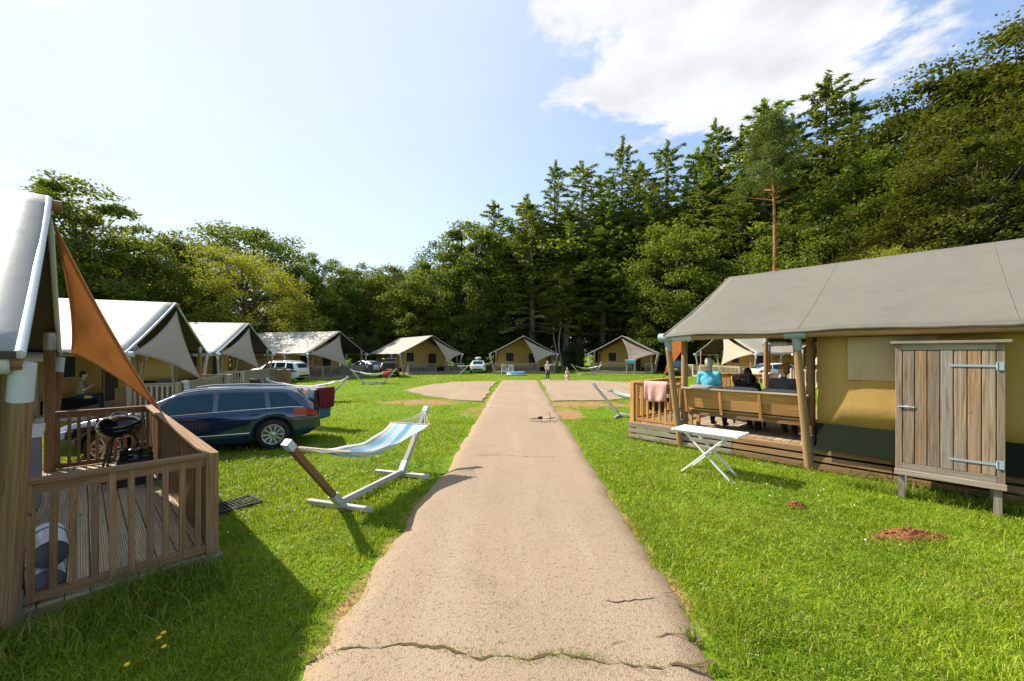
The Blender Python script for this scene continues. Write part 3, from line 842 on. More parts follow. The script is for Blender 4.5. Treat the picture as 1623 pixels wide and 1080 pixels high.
# ------------------------------------------------------------------ trees
def leaf_mesh(name, C, size, asp, up, r, mat, droop=None):
    n = len(C)
    nrm = r.normal(0, 1, (n, 3)); nrm[:, 2] = np.abs(nrm[:, 2]) * 0.6 + up; nrm /= np.linalg.norm(nrm, axis=1)[:, None]
    t = r.normal(0, 1, (n, 3)) if droop is None else droop + r.normal(0, 0.35, (n, 3))
    t -= nrm * (t * nrm).sum(1)[:, None]; t /= np.linalg.norm(t, axis=1)[:, None] + 1e-9
    b = np.cross(nrm, t); s = size * (0.6 + 0.8 * r.random(n))[:, None]
    V = np.stack([C - t * s, C + b * s * asp - nrm * s * 0.12, C + t * s, C - b * s * asp - nrm * s * 0.12], 1).reshape(-1, 3)
    me = mesh_np(name, V, np.arange(n * 4).reshape(-1, 4)); me.materials.append(mat)
    return me
def tree_proto(kind, seed):
    r = np.random.default_rng(seed); mb = MB(); L = []
    H = 20.0
    if kind in ('oak', 'beech', 'willow', 'shrub', 'slim'):
        cfg = dict(oak=(0.50, 6.2, 9.3, 130, 250, 1.25, 0.65), beech=(0.52, 6.8, 9.8, 230, 230, 1.25, 0.34), willow=(0.49, 9.6, 9.9, 170, 210, 1.4, 0.75), shrub=(0.46, 8.5, 9.6, 90, 150, 1.9, 0.7), slim=(0.52, 4.4, 9.6, 120, 220, 1.05, 0.6))[kind]
        cz, rx, rzc, ncl, nlf, cr, flat = cfg; cz *= H
        lean = r.normal(0, 0.03, 2)
        tp = [(lean[0] * z + 0.15 * math.sin(z * .5 + seed), lean[1] * z, z) for z in np.linspace(-0.3, H * 0.86, 9)]
        mb.tube(tp, [max(0.05, 0.42 * (1 - i / 8.5) ** 0.8) * (0.8 if kind in ('slim', 'shrub') else 1.1) for i in range(9)], 8)
        ga = math.pi * (3 - 5 ** 0.5)
        for i in range(ncl):
            t = (i + 0.5) / ncl; zz = 1 - 2 * t; ph = ga * i + r.normal(0, 0.3)
            rad = math.sqrt(max(0, 1 - zz * zz)) ** 0.85
            bulge = 0.72 + 0.55 * float(fbm(math.cos(ph) * 1.6 + zz * 1.3 + 5, math.sin(ph) * 1.6 + 5, seed)) 
            q = (0.55 + 0.45 * r.random() ** 0.5) * bulge
            c = np.array([math.cos(ph) * rad * rx * q, math.sin(ph) * rad * rx * q, cz + zz * rzc * q])
            if c[2] < 0.6: c[2] = 0.6 + r.random() * 1.2
            k = cr * (0.6 + 0.8 * r.random())
            n = int(nlf * (0.6 + 0.8 * r.random()))
            d = r.normal(0, 1, (n, 3)); d /= np.linalg.norm(d, axis=1)[:, None]
            d *= (r.random(n) ** 0.45 * np.where(r.random(n) < 0.14, 1.55, 1.0))[:, None] * k * np.array([1.15, 1.15, flat])
            d[:, 2] += 0.12 * k - 0.10 * (d[:, 0] ** 2 + d[:, 1] ** 2) / k
            L.append(c + d)
            if i % 2 == 0:
                bz = min(c[2] * 0.75, H * 0.7); f = bz / (H * 0.86)
                b0 = Vector((lean[0] * bz, lean[1] * bz, bz)); e = Vector(c)
                m = b0.lerp(e, 0.55) + Vector((0, 0, -0.35))
                mb.tube([b0, m, e], [0.10, 0.06, 0.02], 5, False)
        C = np.concatenate(L)
        sz, asp, up = dict(oak=(0.155, 0.62, 0.5), beech=(0.125, 0.6, 1.3), willow=(0.19, 0.30, 0.3), shrub=(0.22, 0.6, 0.5), slim=(0.17, 0.6, 0.5))[kind]
        me = leaf_mesh(kind + '_crown', C, sz, asp, up, r, M[dict(oak='leaf_oak', beech='leaf_beech', willow='leaf_willow', shrub='leaf_shrub', slim='leaf_oak')[kind]])
        bark = M['bark']
    elif kind in ('larch', 'spruce'):
        tp = [(0.10 * math.sin(z * 0.35 + seed), 0.08 * math.cos(z * 0.3 + seed), z) for z in np.linspace(-0.3, H * 0.985, 14)]
        mb.tube(tp, [max(0.025, 0.30 * (1 - i / 13.2)) for i in range(14)], 8)
        z = 3.6 + r.random(); D = []
        while z < H * 0.975:
            f = z / H
            Lb = 4.0 * (1 - f) ** 0.60 * (0.60 + 0.65 * r.random()) + 0.30
            if f < 0.35: Lb *= 0.55 + f * 1.2
            nb = int(4 + 3 * r.random()); a0 = r.random() * 6.28
            for k in range(nb):
                if f < 0.30 and r.random() < 0.3: continue
                a = a0 + k * 2 * math.pi / nb + r.normal(0, 0.25); l = Lb * (0.6 + 0.6 * r.random())
                up = 0.55 * (f - 0.15) + r.normal(0, 0.10)
                s = np.linspace(0, 1, 5)
                bx = np.cos(a) * l * s; by = np.sin(a) * l * s; bz = z + l * (up * s - 0.34 * s ** 2 + 0.18 * s ** 3)
                if l > 0.8: mb.tube([Vector((bx[i], by[i], bz[i])) for i in (0, 2, 4)], [0.045 * (1 - f) + 0.012, 0.022, 0.006], 4, False)
                n = int(20 * l + 12)
                t = r.random(n) ** 0.75 * 0.92 + 0.08
                side = r.normal(0, 0.26 * l * 0.5, n) * (1.05 - t * 0.8)
                px = np.cos(a) * l * t - np.sin(a) * side; py = np.sin(a) * l * t + np.cos(a) * side
                pz = z + l * (up * t - 0.34 * t ** 2 + 0.18 * t ** 3) - np.abs(side) * 0.28 - r.random(n) * 0.16
                L.append(np.stack([px, py, pz], 1))
                dd = np.stack([np.cos(a) + 0 * t - np.sin(a) * np.sign(side) * 0.7, np.sin(a) + 0 * t + np.cos(a) * np.sign(side) * 0.7, -0.45 + 0 * t], 1)
                D.append(dd)
            z += 0.42 + 0.34 * r.random()
        n = 60; t = r.random(n); L.append(np.stack([r.normal(0, 0.07, n), r.normal(0, 0.07, n), H * (0.95 + 0.055 * t)], 1)); D.append(np.tile([0, 0, 1.0], (n, 1)))
        C = np.concatenate(L); D = np.concatenate(D)
        me = leaf_mesh(kind + '_crown', C, 0.21, 0.24, 0.5, r, M['leaf_larch'], D)
        bark = M['bark_pale'] if seed % 2 else M['bark']
    else:   # scots pine: long bare red trunk, needles in loose pads high up
        tp = [(0.25 * math.sin(z * 0.2), 0.1 * math.cos(z * 0.25), z) for z in np.linspace(-0.3, H * 0.95, 12)]
        mb.tube(tp, [max(0.05, 0.30 * (1 - i / 13)) for i in range(12)], 8)
        for i in range(44):
            z = H * (0.70 + 0.29 * (i / 43) ** 0.9); a = i * 2.4 + r.normal(0, .4); l = (3.2 * (1.03 - (z / H - 0.62) / 0.42) + 0.4) * (0.5 + 0.6 * r.random())
            c = np.array([math.cos(a) * l, math.sin(a) * l, z + 0.3])
            mb.tube([(0.2, 0, z - 0.5), tuple(c * [0.6, 0.6, 1] - [0, 0, .3]), tuple(c)], [0.07, 0.045, 0.015], 5, False)
            n = 240; d = r.normal(0, 1, (n, 3)); d /= np.linalg.norm(d, axis=1)[:, None]; d *= (r.random(n) ** 0.4)[:, None] * np.array([1.0, 1.0, 0.5]) * (0.7 + 0.5 * r.random())
            L.append(c + d)
        C = np.concatenate(L); me = leaf_mesh('pine_crown', C, 0.19, 0.16, 0.3, r, M['leaf_pine'])
        bark = M['bark_pine']
    tr = mb.mesh(kind + '_trunk'); tr.materials.append(bark)
    return tr, me
PROTO = {}
for kind, seeds in (('oak', (1, 2, 3)), ('slim', (14, 15)), ('beech', (4, 5)), ('willow', (6,)), ('shrub', (7, 8)), ('larch', (9, 10, 11, 13)), ('pine', (12,))):
    PROTO[kind] = [tree_proto(kind, s) for s in seeds]
TCOUNT = 0
def tree(kind, u, y, vtop, name, label, group=None, var=None, wx=1.0, H=None):
    global TCOUNT
    TCOUNT += 1
    h = H if H else (562 - vtop) * y / FPX + CAM_H
    p = PROTO[kind][(TCOUNT if var is None else var) % len(PROTO[kind])]
    k = h / 20.0
    o = thing(name, label, 'tree' if kind != 'shrub' else 'shrub', at(u, y, 0), (TCOUNT * 2.399) % 6.283, group)
    o.scale = (k * wx, k * wx, k)
    if kind == 'larch': o.rotation_euler[0] = 0.03 * math.sin(TCOUNT * 1.9); o.rotation_euler[1] = 0.03 * math.cos(TCOUNT * 2.7)
    link('trunk', p[0], None, o); link('crown', p[1], None, o)
    return o
ORD = ['first', 'second', 'third', 'fourth', 'fifth', 'sixth', 'seventh', 'eighth', 'ninth', 'tenth', 'eleventh', 'twelfth', 'thirteenth', 'fourteenth', 'fifteenth', 'sixteenth']
# left-hand row, beyond the tents
tree('slim', 108, 31, 290, 'broadleaf_tree', 'tall dark leafy tree rising beside the orange sail', var=1, wx=1.2)
tree('oak', 10, 27, 352, 'broadleaf_tree', 'leafy tree hidden behind the nearest tent roof on the left', var=1)
tree('oak', 195, 36, 343, 'broadleaf_tree', 'dark leafy tree right of the tallest left-hand tree', var=2)
tree('slim', 268, 42, 372, 'broadleaf_tree', 'small-topped leafy tree left of the yellow-green tree', var=0, wx=1.1)
tree('oak', 405, 54, 345, 'broadleaf_tree', 'broad round oak standing behind the yellow-green tree', var=1, wx=1.15)
tree('willow', 392, 43, 394, 'yellow_green_tree', 'bright yellow-green round tree behind the left tents', var=0, wx=1.12)
tree('oak', 505, 56, 403, 'broadleaf_tree', 'dark leafy tree just right of the yellow-green tree', var=2)
tree('oak', 565, 60, 417, 'broadleaf_tree', 'low leafy tree at the lowest point of the tree line', var=0)
tree('oak', 625, 60, 410, 'broadleaf_tree', 'pale green leafy tree behind the tent with an open car boot beside it', var=1)
tree('oak', 330, 58, 385, 'broadleaf_tree', 'leafy tree half hidden behind the left side of the yellow-green tree', var=2)
for i, (u, y, v) in enumerate(((150, 42, 395), (60, 38, 380), (235, 50, 400), (470, 66, 425), (545, 70, 432), (-60, 34, 372))):
    tree('oak', u, y, v, 'broadleaf_tree', 'leafy tree in the second row behind the left tents, %s from the left' % ORD[(2, 1, 3, 4, 5, 0)[i]], 'second row behind the left tents', wx=1.15)
# centre
tree('oak', 700, 60, 384, 'broadleaf_tree', 'bright leafy tree left of the tall conifers', var=0, wx=1.0)
tree('slim', 765, 60, 348, 'broadleaf_tree', 'tall leafy tree leaning on the left end of the conifers', var=1, wx=1.15)
LAR = ((790, 64, 318), (833, 63, 306), (870, 62, 258), (917, 63, 262), (946, 66, 285), (978, 61, 222), (1012, 65, 258), (1052, 60, 222), (1092, 58, 240), (1122, 57, 232), (1152, 54, 186), (1188, 53, 196), (1222, 50, 160), (1268, 50, 180), (1312, 46, 122), (1352, 47, 160))
for i, (u, y, v) in enumerate(LAR):
    tree('larch', u, y, v, 'larch_tree', 'tall feathery larch, %s from the left along the conifer row' % ORD[i], 'row of tall larches', wx=1.30 + 0.28 * math.sin(i * 2.3))
for i, (u, y, v) in enumerate(((846, 58, 318), (898, 59, 322), (955, 58, 300), (1030, 57, 292), (1112, 53, 285), (1172, 49, 275), (1284, 46, 245))):
    tree('larch', u, y, v, 'larch_tree', 'shorter feathery larch in the front conifer row, %s from the left' % ORD[i], 'front row of shorter larches', wx=1.55 + 0.2 * math.sin(i * 1.7))
tree('pine', 1224, 40, 190, 'pine_tree', 'pine with a bare reddish trunk standing before the larches', var=0, wx=0.8)
for u, y, v, lb in ((655, 57, 436, 'rounded leafy tree behind the left end of the white car with roof box'), (735, 57, 420, 'dark leafy tree filling the gap above the white car with roof box'), (1078, 51, 352, 'pale olive leafy tree in front of the conifers, left of the right tent roof'), (1165, 47, 392, 'low leafy tree just above the left end of the right tent roof'), (1300, 40, 320, 'dark leafy tree right of the red-trunked pine'), (1385, 39, 250, 'dense leafy tree left of the tallest right-hand beech')):
    tree('oak', u, y, v, 'broadleaf_tree', lb, wx=1.1)
for u, y, v, lb in ((1470, 39, 140, 'tall spreading beech, leftmost of the big beeches on the right'), (1545, 37, 112, 'tall spreading beech, second of the big beeches on the right'), (1625, 35, 42, 'tallest spreading beech at the right edge of the picture'), (1560, 29, 190, 'lower beech in front of the tallest beeches on the right'), (1440, 32, 290, 'lower beech above the middle of the right tent roof'), (1720, 33, 70, 'spreading beech just beyond the right edge')):
    tree('beech', u, y, v, 'beech_tree', lb, 'big beeches on the right', wx=0.92)
tree('willow', 1448, 26, 381, 'yellow_green_bush', 'bright yellow-green bush top showing over the right tent roof', var=0, wx=0.7)
for u, y, lb, ph in ((881, 55.9, 'thin pale bare trunk left of its twin above the central tent', 0.4), (889.5, 55.0, 'thin pale wavy trunk right of the central tent roof', 2.0), (1114, 54, 'thin pale trunk above the left end of the right tent roof', 1.0)):
    o = thing('bare_trunk_tree', lb, 'tree', at(u, y, 0), 0, 'bare pale trunks at the wood edge')
    q = MB(); q.tube([(0.22 * math.sin(z * 0.8 + ph) - 0.03 * z, 0, z) for z in np.linspace(-.2, 9, 16)], [0.15 * (1 - i / 19) for i in range(16)], 8); q.build('trunk', M['bark_pale'], o)
    k = link('crown', PROTO['slim'][0][1], None, o); k.location = (-0.3, 0.3, 5.6); k.scale = (0.50, 0.50, 0.42)
# second rows that close the wood
for i in range(13):
    u = 600 + i * 62; v = np.interp(u, (600, 760, 900, 1060, 1300, 1420), (440, 400, 345, 330, 260, 220))
    tree('oak' if i % 3 else 'slim', u, 72 - i * 1.1, v, 'broadleaf_tree', 'shaded leafy tree deep in the wood behind the conifers, %s from the left' % ORD[i], 'trees deep in the wood', wx=1.5)
for i, u in enumerate(range(560, 1130, 44)):
    tree('shrub', u, 57.5 + 2.5 * math.sin(i * 2.1), 0, 'undergrowth_shrub', 'dark undergrowth shrub behind the far tents, %s from the left' % ORD[i], 'undergrowth behind the far tents', H=5.5 + 1.6 * math.sin(i * 1.3), wx=1.0)
for i, (x, y) in enumerate(((22, 52), (26, 46), (30, 41), (33, 35), (35, 29), (37, 22), (33, 47), (38, 38))):
    o = tree('shrub', 811.5 + x / y * FPX, y, 0, 'undergrowth_shrub', 'dark undergrowth shrub at the foot of the right-hand wood, %s from the left' % ORD[(0, 1, 3, 5, 6, 7, 2, 4)[i]], 'undergrowth of the right-hand wood', H=7 + 1.5 * math.sin(i * 1.7), wx=1.0)
for i, (x, y) in enumerate(((-24, 22), (-27, 29), (-29, 37), (-26, 45), (-19, 52))):
    tree('shrub', 811.5 + x / y * FPX, y, 0, 'undergrowth_shrub', 'dark hedge shrub behind the left row of tents, %s from the left' % ORD[i], 'hedge behind the left tents', H=4.6 + 1.0 * math.sin(i * 1.7), wx=1.1)

# ================================================================== TENTS AND VERANDAS
def tent_meshes(eave, ridge, deck, L=9.5, hw=3.9, porch=2.6, near=False, roofx=0.0, ov=0.9):
    """list of (part name, mesh, material key, sub-parts)"""
    P = []; wy = hw - ov; t0s = hw < 3.5; yb = hw - 0.68
    nx = 28 if near else 14
    def rz(y):   # roof height at |y|
        t = 1 - abs(y) / hw
        return eave + (ridge - eave) * t - 0.22 * t * (1 - t)
    def roof_pt(x, y, seed=0):
        b = (math.sin((x + 1.3) * math.pi * 2 / 2.4)) * 0.012 + (float(fbm(x * 1.3, y * 1.3, 7)) - 0.5) * 0.05
        e = 0.012 * math.sin(x * math.pi / 2.4) ** 2 if abs(y) > hw - 0.01 else 0
        return (x, y, rz(y) + b * (abs(y) / hw) ** 0.5 + e)
    mb = MB()
    xs = [roofx - (L + roofx) * i / (nx * 2) for i in range(nx * 2 + 1)]
    ysr = [-hw + 2 * hw * j / 24 for j in range(25)]
    mb.grid([[roof_pt(x, y) for y in ysr] for x in xs])
    # turned-down valance at the eaves
    for s in (-1, 1):
        mb.grid([[(x, s * hw, roof_pt(x, s * hw)[2]), (x, s * (hw + 0.012), roof_pt(x, s * hw)[2] - 0.055 - 0.006 * math.sin(x * 9))] for x in xs])
    seam = MB()
    for x in (-2.4, -4.8, -7.2):
        seam.tube([(x, y, roof_pt(x, y)[2] + 0.006) for y in ysr], 0.010, 5)
    for y in (-hw * 0.36, hw * 0.36):
        seam.tube([(x, y, roof_pt(x, y)[2] + 0.006) for x in xs[::2]], 0.007, 5)
    edge = MB()
    for s in (-1, 1):
        edge.tube([(roofx + 0.01, s * hw * j / 10, rz(hw * j / 10) - 0.02) for j in range(11)], 0.032 if t0s else 0.04, 10)
    P.append(('roof', mb, 'roof', 0.02, [('seam', seam, 'roof'), ('edge_sleeve', edge, 'edge')]))
    rp = MB(); rp.tube([(roofx + 0.12, 0, ridge - 0.10), (-L + 0.1, 0, ridge - 0.10)], 0.07, 10)
    P.append(('ridge_pole', rp, 'pole', 0, []))
    for s in (-1, 1):
        a = MB(); a.tube([(roofx + (0.02 if t0s else 0.16), s * (hw - 0.10), eave - 0.06), (-L + 0.1, s * (hw - 0.10), eave - 0.06)], 0.07, 12)
        b = MB(); b.tube([(roofx - (0.03 if t0s else -0.08), s * (hw - 0.10), eave - 0.06), (roofx - 0.55, s * (hw - 0.10), eave - 0.06)], 0.088, 14)
        P.append(('eave_pole', a, 'pole', 0, [('sleeve', b, 'eave_sleeve')]))
        for x in (roofx - 0.08, roofx - 2.45, -5.4, -8.6):
            y0 = yb
            v = MB(); v.tube([(x, s * (y0 - 0.1), deck - 0.3 if x > -3 else deck), (x, s * (y0 - 0.1), rz(y0 - 0.1) - 0.05)], [0.075, 0.066] if x > -3 and not t0s else 0.066, 12)
            c = MB(); c.tube([(x, s * (y0 - 0.1), rz(y0) - 0.30), (x, s * (y0 - 0.1), rz(y0) - 0.02)], 0.07 if t0s else 0.08, 12)
            P.append(('pole', v, 'pole', 0, [('pole_cap', c, 'galv')] if x > -3 else []))
            if x < -3: continue
            st = MB(); st.tube([(x - 0.02, s * (y0 + 0.10), -0.1), (x + 0.10, s * (hw - 0.14), eave - 0.10)], [0.066, 0.058] if t0s else [0.072, 0.062], 12)
            sh = MB(); sh.tube([(x - 0.017, s * (y0 + 0.113), 0.06 + (deck - 0.15) * 0.9), (x + 0.0, s * (y0 + 0.165), 0.34 + (deck - 0.15) * 0.9)], 0.078 if t0s else 0.084, 12)
            br = MB(); br.tube([(x + 0.082, s * (hw - 0.19), eave - 0.34), (x + 0.10, s * (hw - 0.135), eave - 0.08)], 0.064 if t0s else 0.072, 12)
            br.tube([(x - 0.06, s * (hw - 0.10), eave - 0.06), (x + (0.04 if t0s else 0.26), s * (hw - 0.10), eave - 0.06)], 0.094, 12)
            P.append(('strut', st, 'strut', 0, [('pole_shoe', sh, 'shoe'), ('strap_bracket', br, 'bracket')]))
    # canvas room at the back
    wl = MB(); n = 18
    def wp(x, y, t):
        zt = rz(y) - 0.04; z = deck + 0.42 + (zt - deck - 0.42) * t
        return z
    def bulge(a, b, t): return 0.018 * math.sin(a * 3.1) * math.sin(t * math.pi) + (float(fbm(a * 2, t * 2 + b, 9)) - 0.5) * 0.03
    for s in (-1, 1):
        wl.grid([[(x, s * (wy + bulge(x, s, t)), wp(x, wy, t)) for t in np.linspace(0, 1, 6)] for x in np.linspace(-porch, -L + 0.2, 20)])
    for x in (-porch, -L + 0.2):
        wl.grid([[(x + bulge(y, x, t), y, wp(x, y, t)) for t in np.linspace(0, 1, 7)] for y in np.linspace(-wy, wy, 19)])
    P.append(('wall', wl, 'wall', 0.012, []))
    sk = MB()
    def sp(x, y, t, k): return deck + 0.42 * t - 0.02
    for s in (-1, 1):
        sk.grid([[(x, s * (wy + 0.012 + (1 - t) * (0.006 + 0.022 * float(fbm(x * 1.6, s, 13)))), deck - 0.10 * float(fbm(x * .7, 2, 4)) * (1 - t) + 0.43 * t) for t in np.linspace(0, 1, 5)] for x in np.linspace(-porch, -L + 0.2, 30)], False)
    sk.grid([[(-porch + 0.012 + (1 - t) * 0.03, y, deck + 0.005 + 0.425 * t) for t in (0, .5, 1)] for y in np.linspace(-wy, wy, 14)], False)
    P.append(('skirt', sk, 'skirt', 0.006, []))
    # front wall: window, door, small tent mark under the gable
    def panel(y0, y1, z0, z1, off): 
        q = MB(); q.box((-porch + off, (y0 + y1) / 2, (z0 + z1) / 2), (0.03, y1 - y0, z1 - z0)); return q
    def frame(y0, y1, z0, z1, off, w=0.06):
        q = MB()
        for (a, b, c, d) in ((y0 - w, y1 + w, z1, z1 + w), (y0 - w, y1 + w, z0 - w, z0), (y0 - w, y0, z0, z1), (y1, y1 + w, z0, z1)):
            q.box((-porch + off, (a + b) / 2, (c + d) / 2), (0.03, b - a, d - c))
        return q
    P.append(('window', panel(-1.95, -1.05, deck + 1.15, deck + 2.15, 0.045), 'netting', 0, [('window_frame', frame(-1.95, -1.05, deck + 1.15, deck + 2.15, 0.055), 'flap')]))
    P.append(('door', panel(0.75, 1.75, deck + 0.05, deck + 2.05, 0.045), 'netting', 0, [('door_frame', frame(0.75, 1.75, deck + 0.05, deck + 2.05, 0.055, 0.05), 'wall')]))
    mk = MB(); zc = deck + 2.85
    mk.beam((-porch + 0.05, -0.20, zc), (-porch + 0.05, 0.0, zc + 0.42), 0.02, 0.07, (1, 0, 0)); mk.beam((-porch + 0.055, 0.20, zc), (-porch + 0.055, 0.0, zc + 0.42), 0.02, 0.07, (1, 0, 0))
    P.append(('gable_mark', mk, 'dark', 0, []))
    return P
M['netting'] = m_plain('netting', (0.016, 0.016, 0.015), 0.7, 0.5, 3)
TENT_CACHE = {}
def make_tent(key, label, group, style, eave=2.16, ridge=4.2, deck=0.15, near=False, roofx=0.0, hw=3.9, ov=0.9):
    x, y, t = TENTS[key]
    root = thing('safari_tent', label, 'tent', (x, y, 0), t, group)
    ck = (eave, ridge, deck, near, roofx, hw, ov)
    if ck not in TENT_CACHE:
        out = []
        for nm, mb, mk, so, subs in tent_meshes(eave, ridge, deck, near=near, roofx=roofx, hw=hw, ov=ov):
            out.append((nm, mb.mesh(nm), mk, so, [(sn, sb.mesh(sn), sk) for sn, sb, sk in subs]))
        TENT_CACHE[ck] = out
    for nm, me, mk, so, subs in TENT_CACHE[ck]:
        def put(n2, m2, k2, par):
            mt = M[style.get(k2, k2)]
            if len(m2.materials) and m2.materials[0] != mt:
                m2 = m2.copy(); m2.materials.clear()
            o = link(n2, m2, mt, par)
            if n2 == 'roof' and len(m2.materials) == 1: m2.materials.append(M['underside_shade'])
            return o
        o = put(nm, me, mk, root)
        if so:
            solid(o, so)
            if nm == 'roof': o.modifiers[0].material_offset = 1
        for sn, sm, sk in subs: put(sn, sm, sk, o)
    return root

def sail(key, label, matk, side, eave, ridge, low=(1.2, 1.25, 1.15), name='shade_sail', A=None, B=None):
    x, y, t = TENTS[key]
    A = Vector(A or (0.04, 0, ridge - 0.34)); B = Vector(B or (0.12, side * 3.72, eave - 0.02)); C = Vector((low[0], side * low[1], low[2]))
    n = 18; idx = {}; V = []; Fc = []
    def pt(a, b, c):
        p = A * a + B * b + C * c
        k = 0.24
        p = p + (C - (A + B) / 2) * (k * a * b) + (A - (B + C) / 2) * (k * b * c) + (B - (A + C) / 2) * (k * a * c)
        nn = (B - A).cross(C - A).normalized()
        return p + nn * (a * b * c * 1.6 + 0.02 * math.sin(14 * (a - c)) * min(a, b, c) * 2)
    for i in range(n + 1):
        for j in range(n + 1 - i):
            idx[(i, j)] = len(V); V.append(pt(i / n, j / n, 1 - i / n - j / n))
    for i in range(n):
        for j in range(n - i):
            Fc.append((idx[(i, j)], idx[(i + 1, j)], idx[(i, j + 1)]))
            if i + j < n - 1: Fc.append((idx[(i + 1, j)], idx[(i + 1, j + 1)], idx[(i, j + 1)]))
    root = thing(name, label, 'shade sail', (x, y, 0), t)
    mb = MB(); mb.add(V, Fc, None, True); solid(mb.build('cloth', M[matk], root), 0.005)
    hem = MB()
    for E in ([(1 - s, s, 0) for s in np.linspace(0, 1, 16)], [(0, 1 - s, s) for s in np.linspace(0, 1, 16)], [(s, 0, 1 - s) for s in np.linspace(0, 1, 16)]):
        hem.tube([pt(*e) for e in E], 0.012, 6)
    hem.build('hem', M[matk], root)
    for a_, b_ in ((C, Vector((0.03, 0, -0.10))), (A, Vector((-0.02, 0, 0.12))), (B, Vector((-0.05, side * 0.06, 0.02)))):
        rp = MB(); rp.tube([a_, a_ + b_], 0.010, 6); rp.build('rope', M['dark'], root)
    return root

def veranda(key, label, group, wood, deck=0.15, detail=False, gap=None, boards=None, rail_h=0.98, skirt=None, front=True, post_shoe=None, sides=(-1, 1), rail_start=-0.15, YW=3.35):
    x, y, t = TENTS[key]
    root = thing('wooden_veranda', label, 'veranda', (x, y, 0), t, group)
    X0, X1 = -2.6, 1.2
    nb = 26; pitch = (X1 - X0) / nb
    if detail:
        bm_ = MB(); bm_.beam((0, -YW + 0.02, 0), (0, YW - 0.02, 0), pitch - 0.008, 0.028, (0, 0, 1), 0.003)
        me = bm_.mesh('board')
        for i in range(nb):
            o = link('board', me, M[boards or 'deck'], root); o.location = (X0 + pitch * (i + 0.5), random.uniform(-.01, .01), deck - 0.014 + random.uniform(-0.0015, 0.0015))
    else:
        mb = MB()
        for i in range(nb): mb.beam((X0 + pitch * (i + .5), -YW, deck - .014), (X0 + pitch * (i + .5), YW, deck - .014), pitch - .01, .028)
        mb.build('deck_boards', M[boards or 'deck_far'], root)['kind'] = 'stuff'
    fr = MB()
    for Y in (-YW + 0.03, YW - 0.03): fr.beam((X0 - 6.6, Y, deck - 0.09), (X1 - 0.025, Y, deck - 0.09), 0.05, 0.12)
    fr.beam((X1 - 0.0, -YW, deck - 0.09), (X1 - 0.0, YW, deck - 0.09), 0.05, 0.12)
    fr.build('deck_frame', M[wood], root)
    hb = rail_h
    bal = MB(); bal.beam((0, 0, deck + 0.03 if not detail else 0.0), (0, 0, deck + hb - 0.07 if not detail else hb - 0.06), 0.045, 0.045, (1, 0, 0), 0.004 if detail else 0)
    if detail: balm = bal.mesh('baluster')
    def run(p0, p1, parent_name='handrail'):
        p0 = Vector(p0); p1 = Vector(p1); d = (p1 - p0); Ln = d.length; d.normalize()
        tr = MB(); tr.beam(p0 + Vector((0, 0, deck + hb - 0.018)), p1 + Vector((0, 0, deck + hb - 0.018)), 0.115, 0.036, (0, 0, 1), 0.005)
        tr.beam(p0 + Vector((0, 0, deck + hb - 0.078)), p1 + Vector((0, 0, deck + hb - 0.078)), 0.042, 0.08)
        h = tr.build('handrail', M[wood], root)
        br = MB(); br.beam(p0 + Vector((0, 0, deck + 0.055)), p1 + Vector((0, 0, deck + 0.055)), 0.045, 0.07); br.build('bottom_rail', M[wood], h)
        n = int(Ln / (0.112 if YW < 3 else 0.143))
        if detail:
            nn = Vector((-d.y, d.x, 0)) 
            for i in range(n):
                q = p0 + d * ((i + 0.5 + random.uniform(-.06, .06)) * Ln / n)
                o = link('baluster', balm, M[wood], h); o.location = (q.x, q.y, deck + 0.02); o.rotation_euler = (random.uniform(-.008, .008), random.uniform(-.008, .008), math.atan2(d.y, d.x))
        else:
            mb = MB()
            for i in range(n):
                q = p0 + d * ((i + .5) * Ln / n); mb.beam((q.x, q.y, deck + .05), (q.x, q.y, deck + hb - .05), .045, .045, (d.x, d.y, 0))
            mb.build('balustrade', M[wood], h)['kind'] = 'stuff'
    def post(px, py):
        q = MB(); q.beam((px, py, -0.05), (px, py, deck + hb + (0.004 if detail else 0)), 0.10, 0.10, (1, 0, 0), 0.006); o = q.build('post', M[wood], root)
        if post_shoe:
            s = MB(); s.beam((px, py, -0.04), (px, py, 0.13), 0.112, 0.112, (1, 0, 0)); s.build('post_shoe', M[post_shoe], o)
    xf = X1 - 0.06; yf = YW - 0.06
    for s in (-1, 1):
        post(xf, s * yf)
        if s in sides: run((xf - 0.05, s * yf, 0), (rail_start + 0.09, s * yf, 0))
    if front:
        if gap:
            post(xf, gap[0]); post(xf, gap[1]); run((xf, -yf + .05, 0), (xf, gap[0] - .05, 0)); run((xf, gap[1] + .05, 0), (xf, yf - .05, 0))
        else:
            post(xf, 0.9); run((xf, -yf + .05, 0), (xf, 0.85, 0)); run((xf, 0.95, 0), (xf, yf - .05, 0))
    if skirt:
        for Y in (YW + 0.012,):
            for k, (z0, z1) in enumerate(((0.30, 0.41), (0.165, 0.275), (0.03, 0.14))):
                xx = X1 + 0.02
                for seg in (2.4, 2.4, 2.4, 2.4):
                    b = MB(); b.beam((xx, Y, (z0 + z1) / 2), (xx - seg + 0.012, Y + random.uniform(-.004, .004), (z0 + z1) / 2 + random.uniform(-.012, .006)), 0.024, z1 - z0 - random.uniform(.004, .02), (0, 0, 1), 0.003)
                    b.build('skirt_board', M[skirt if xx > -0.5 else 'wood_brown'], root); xx -= seg
    return root

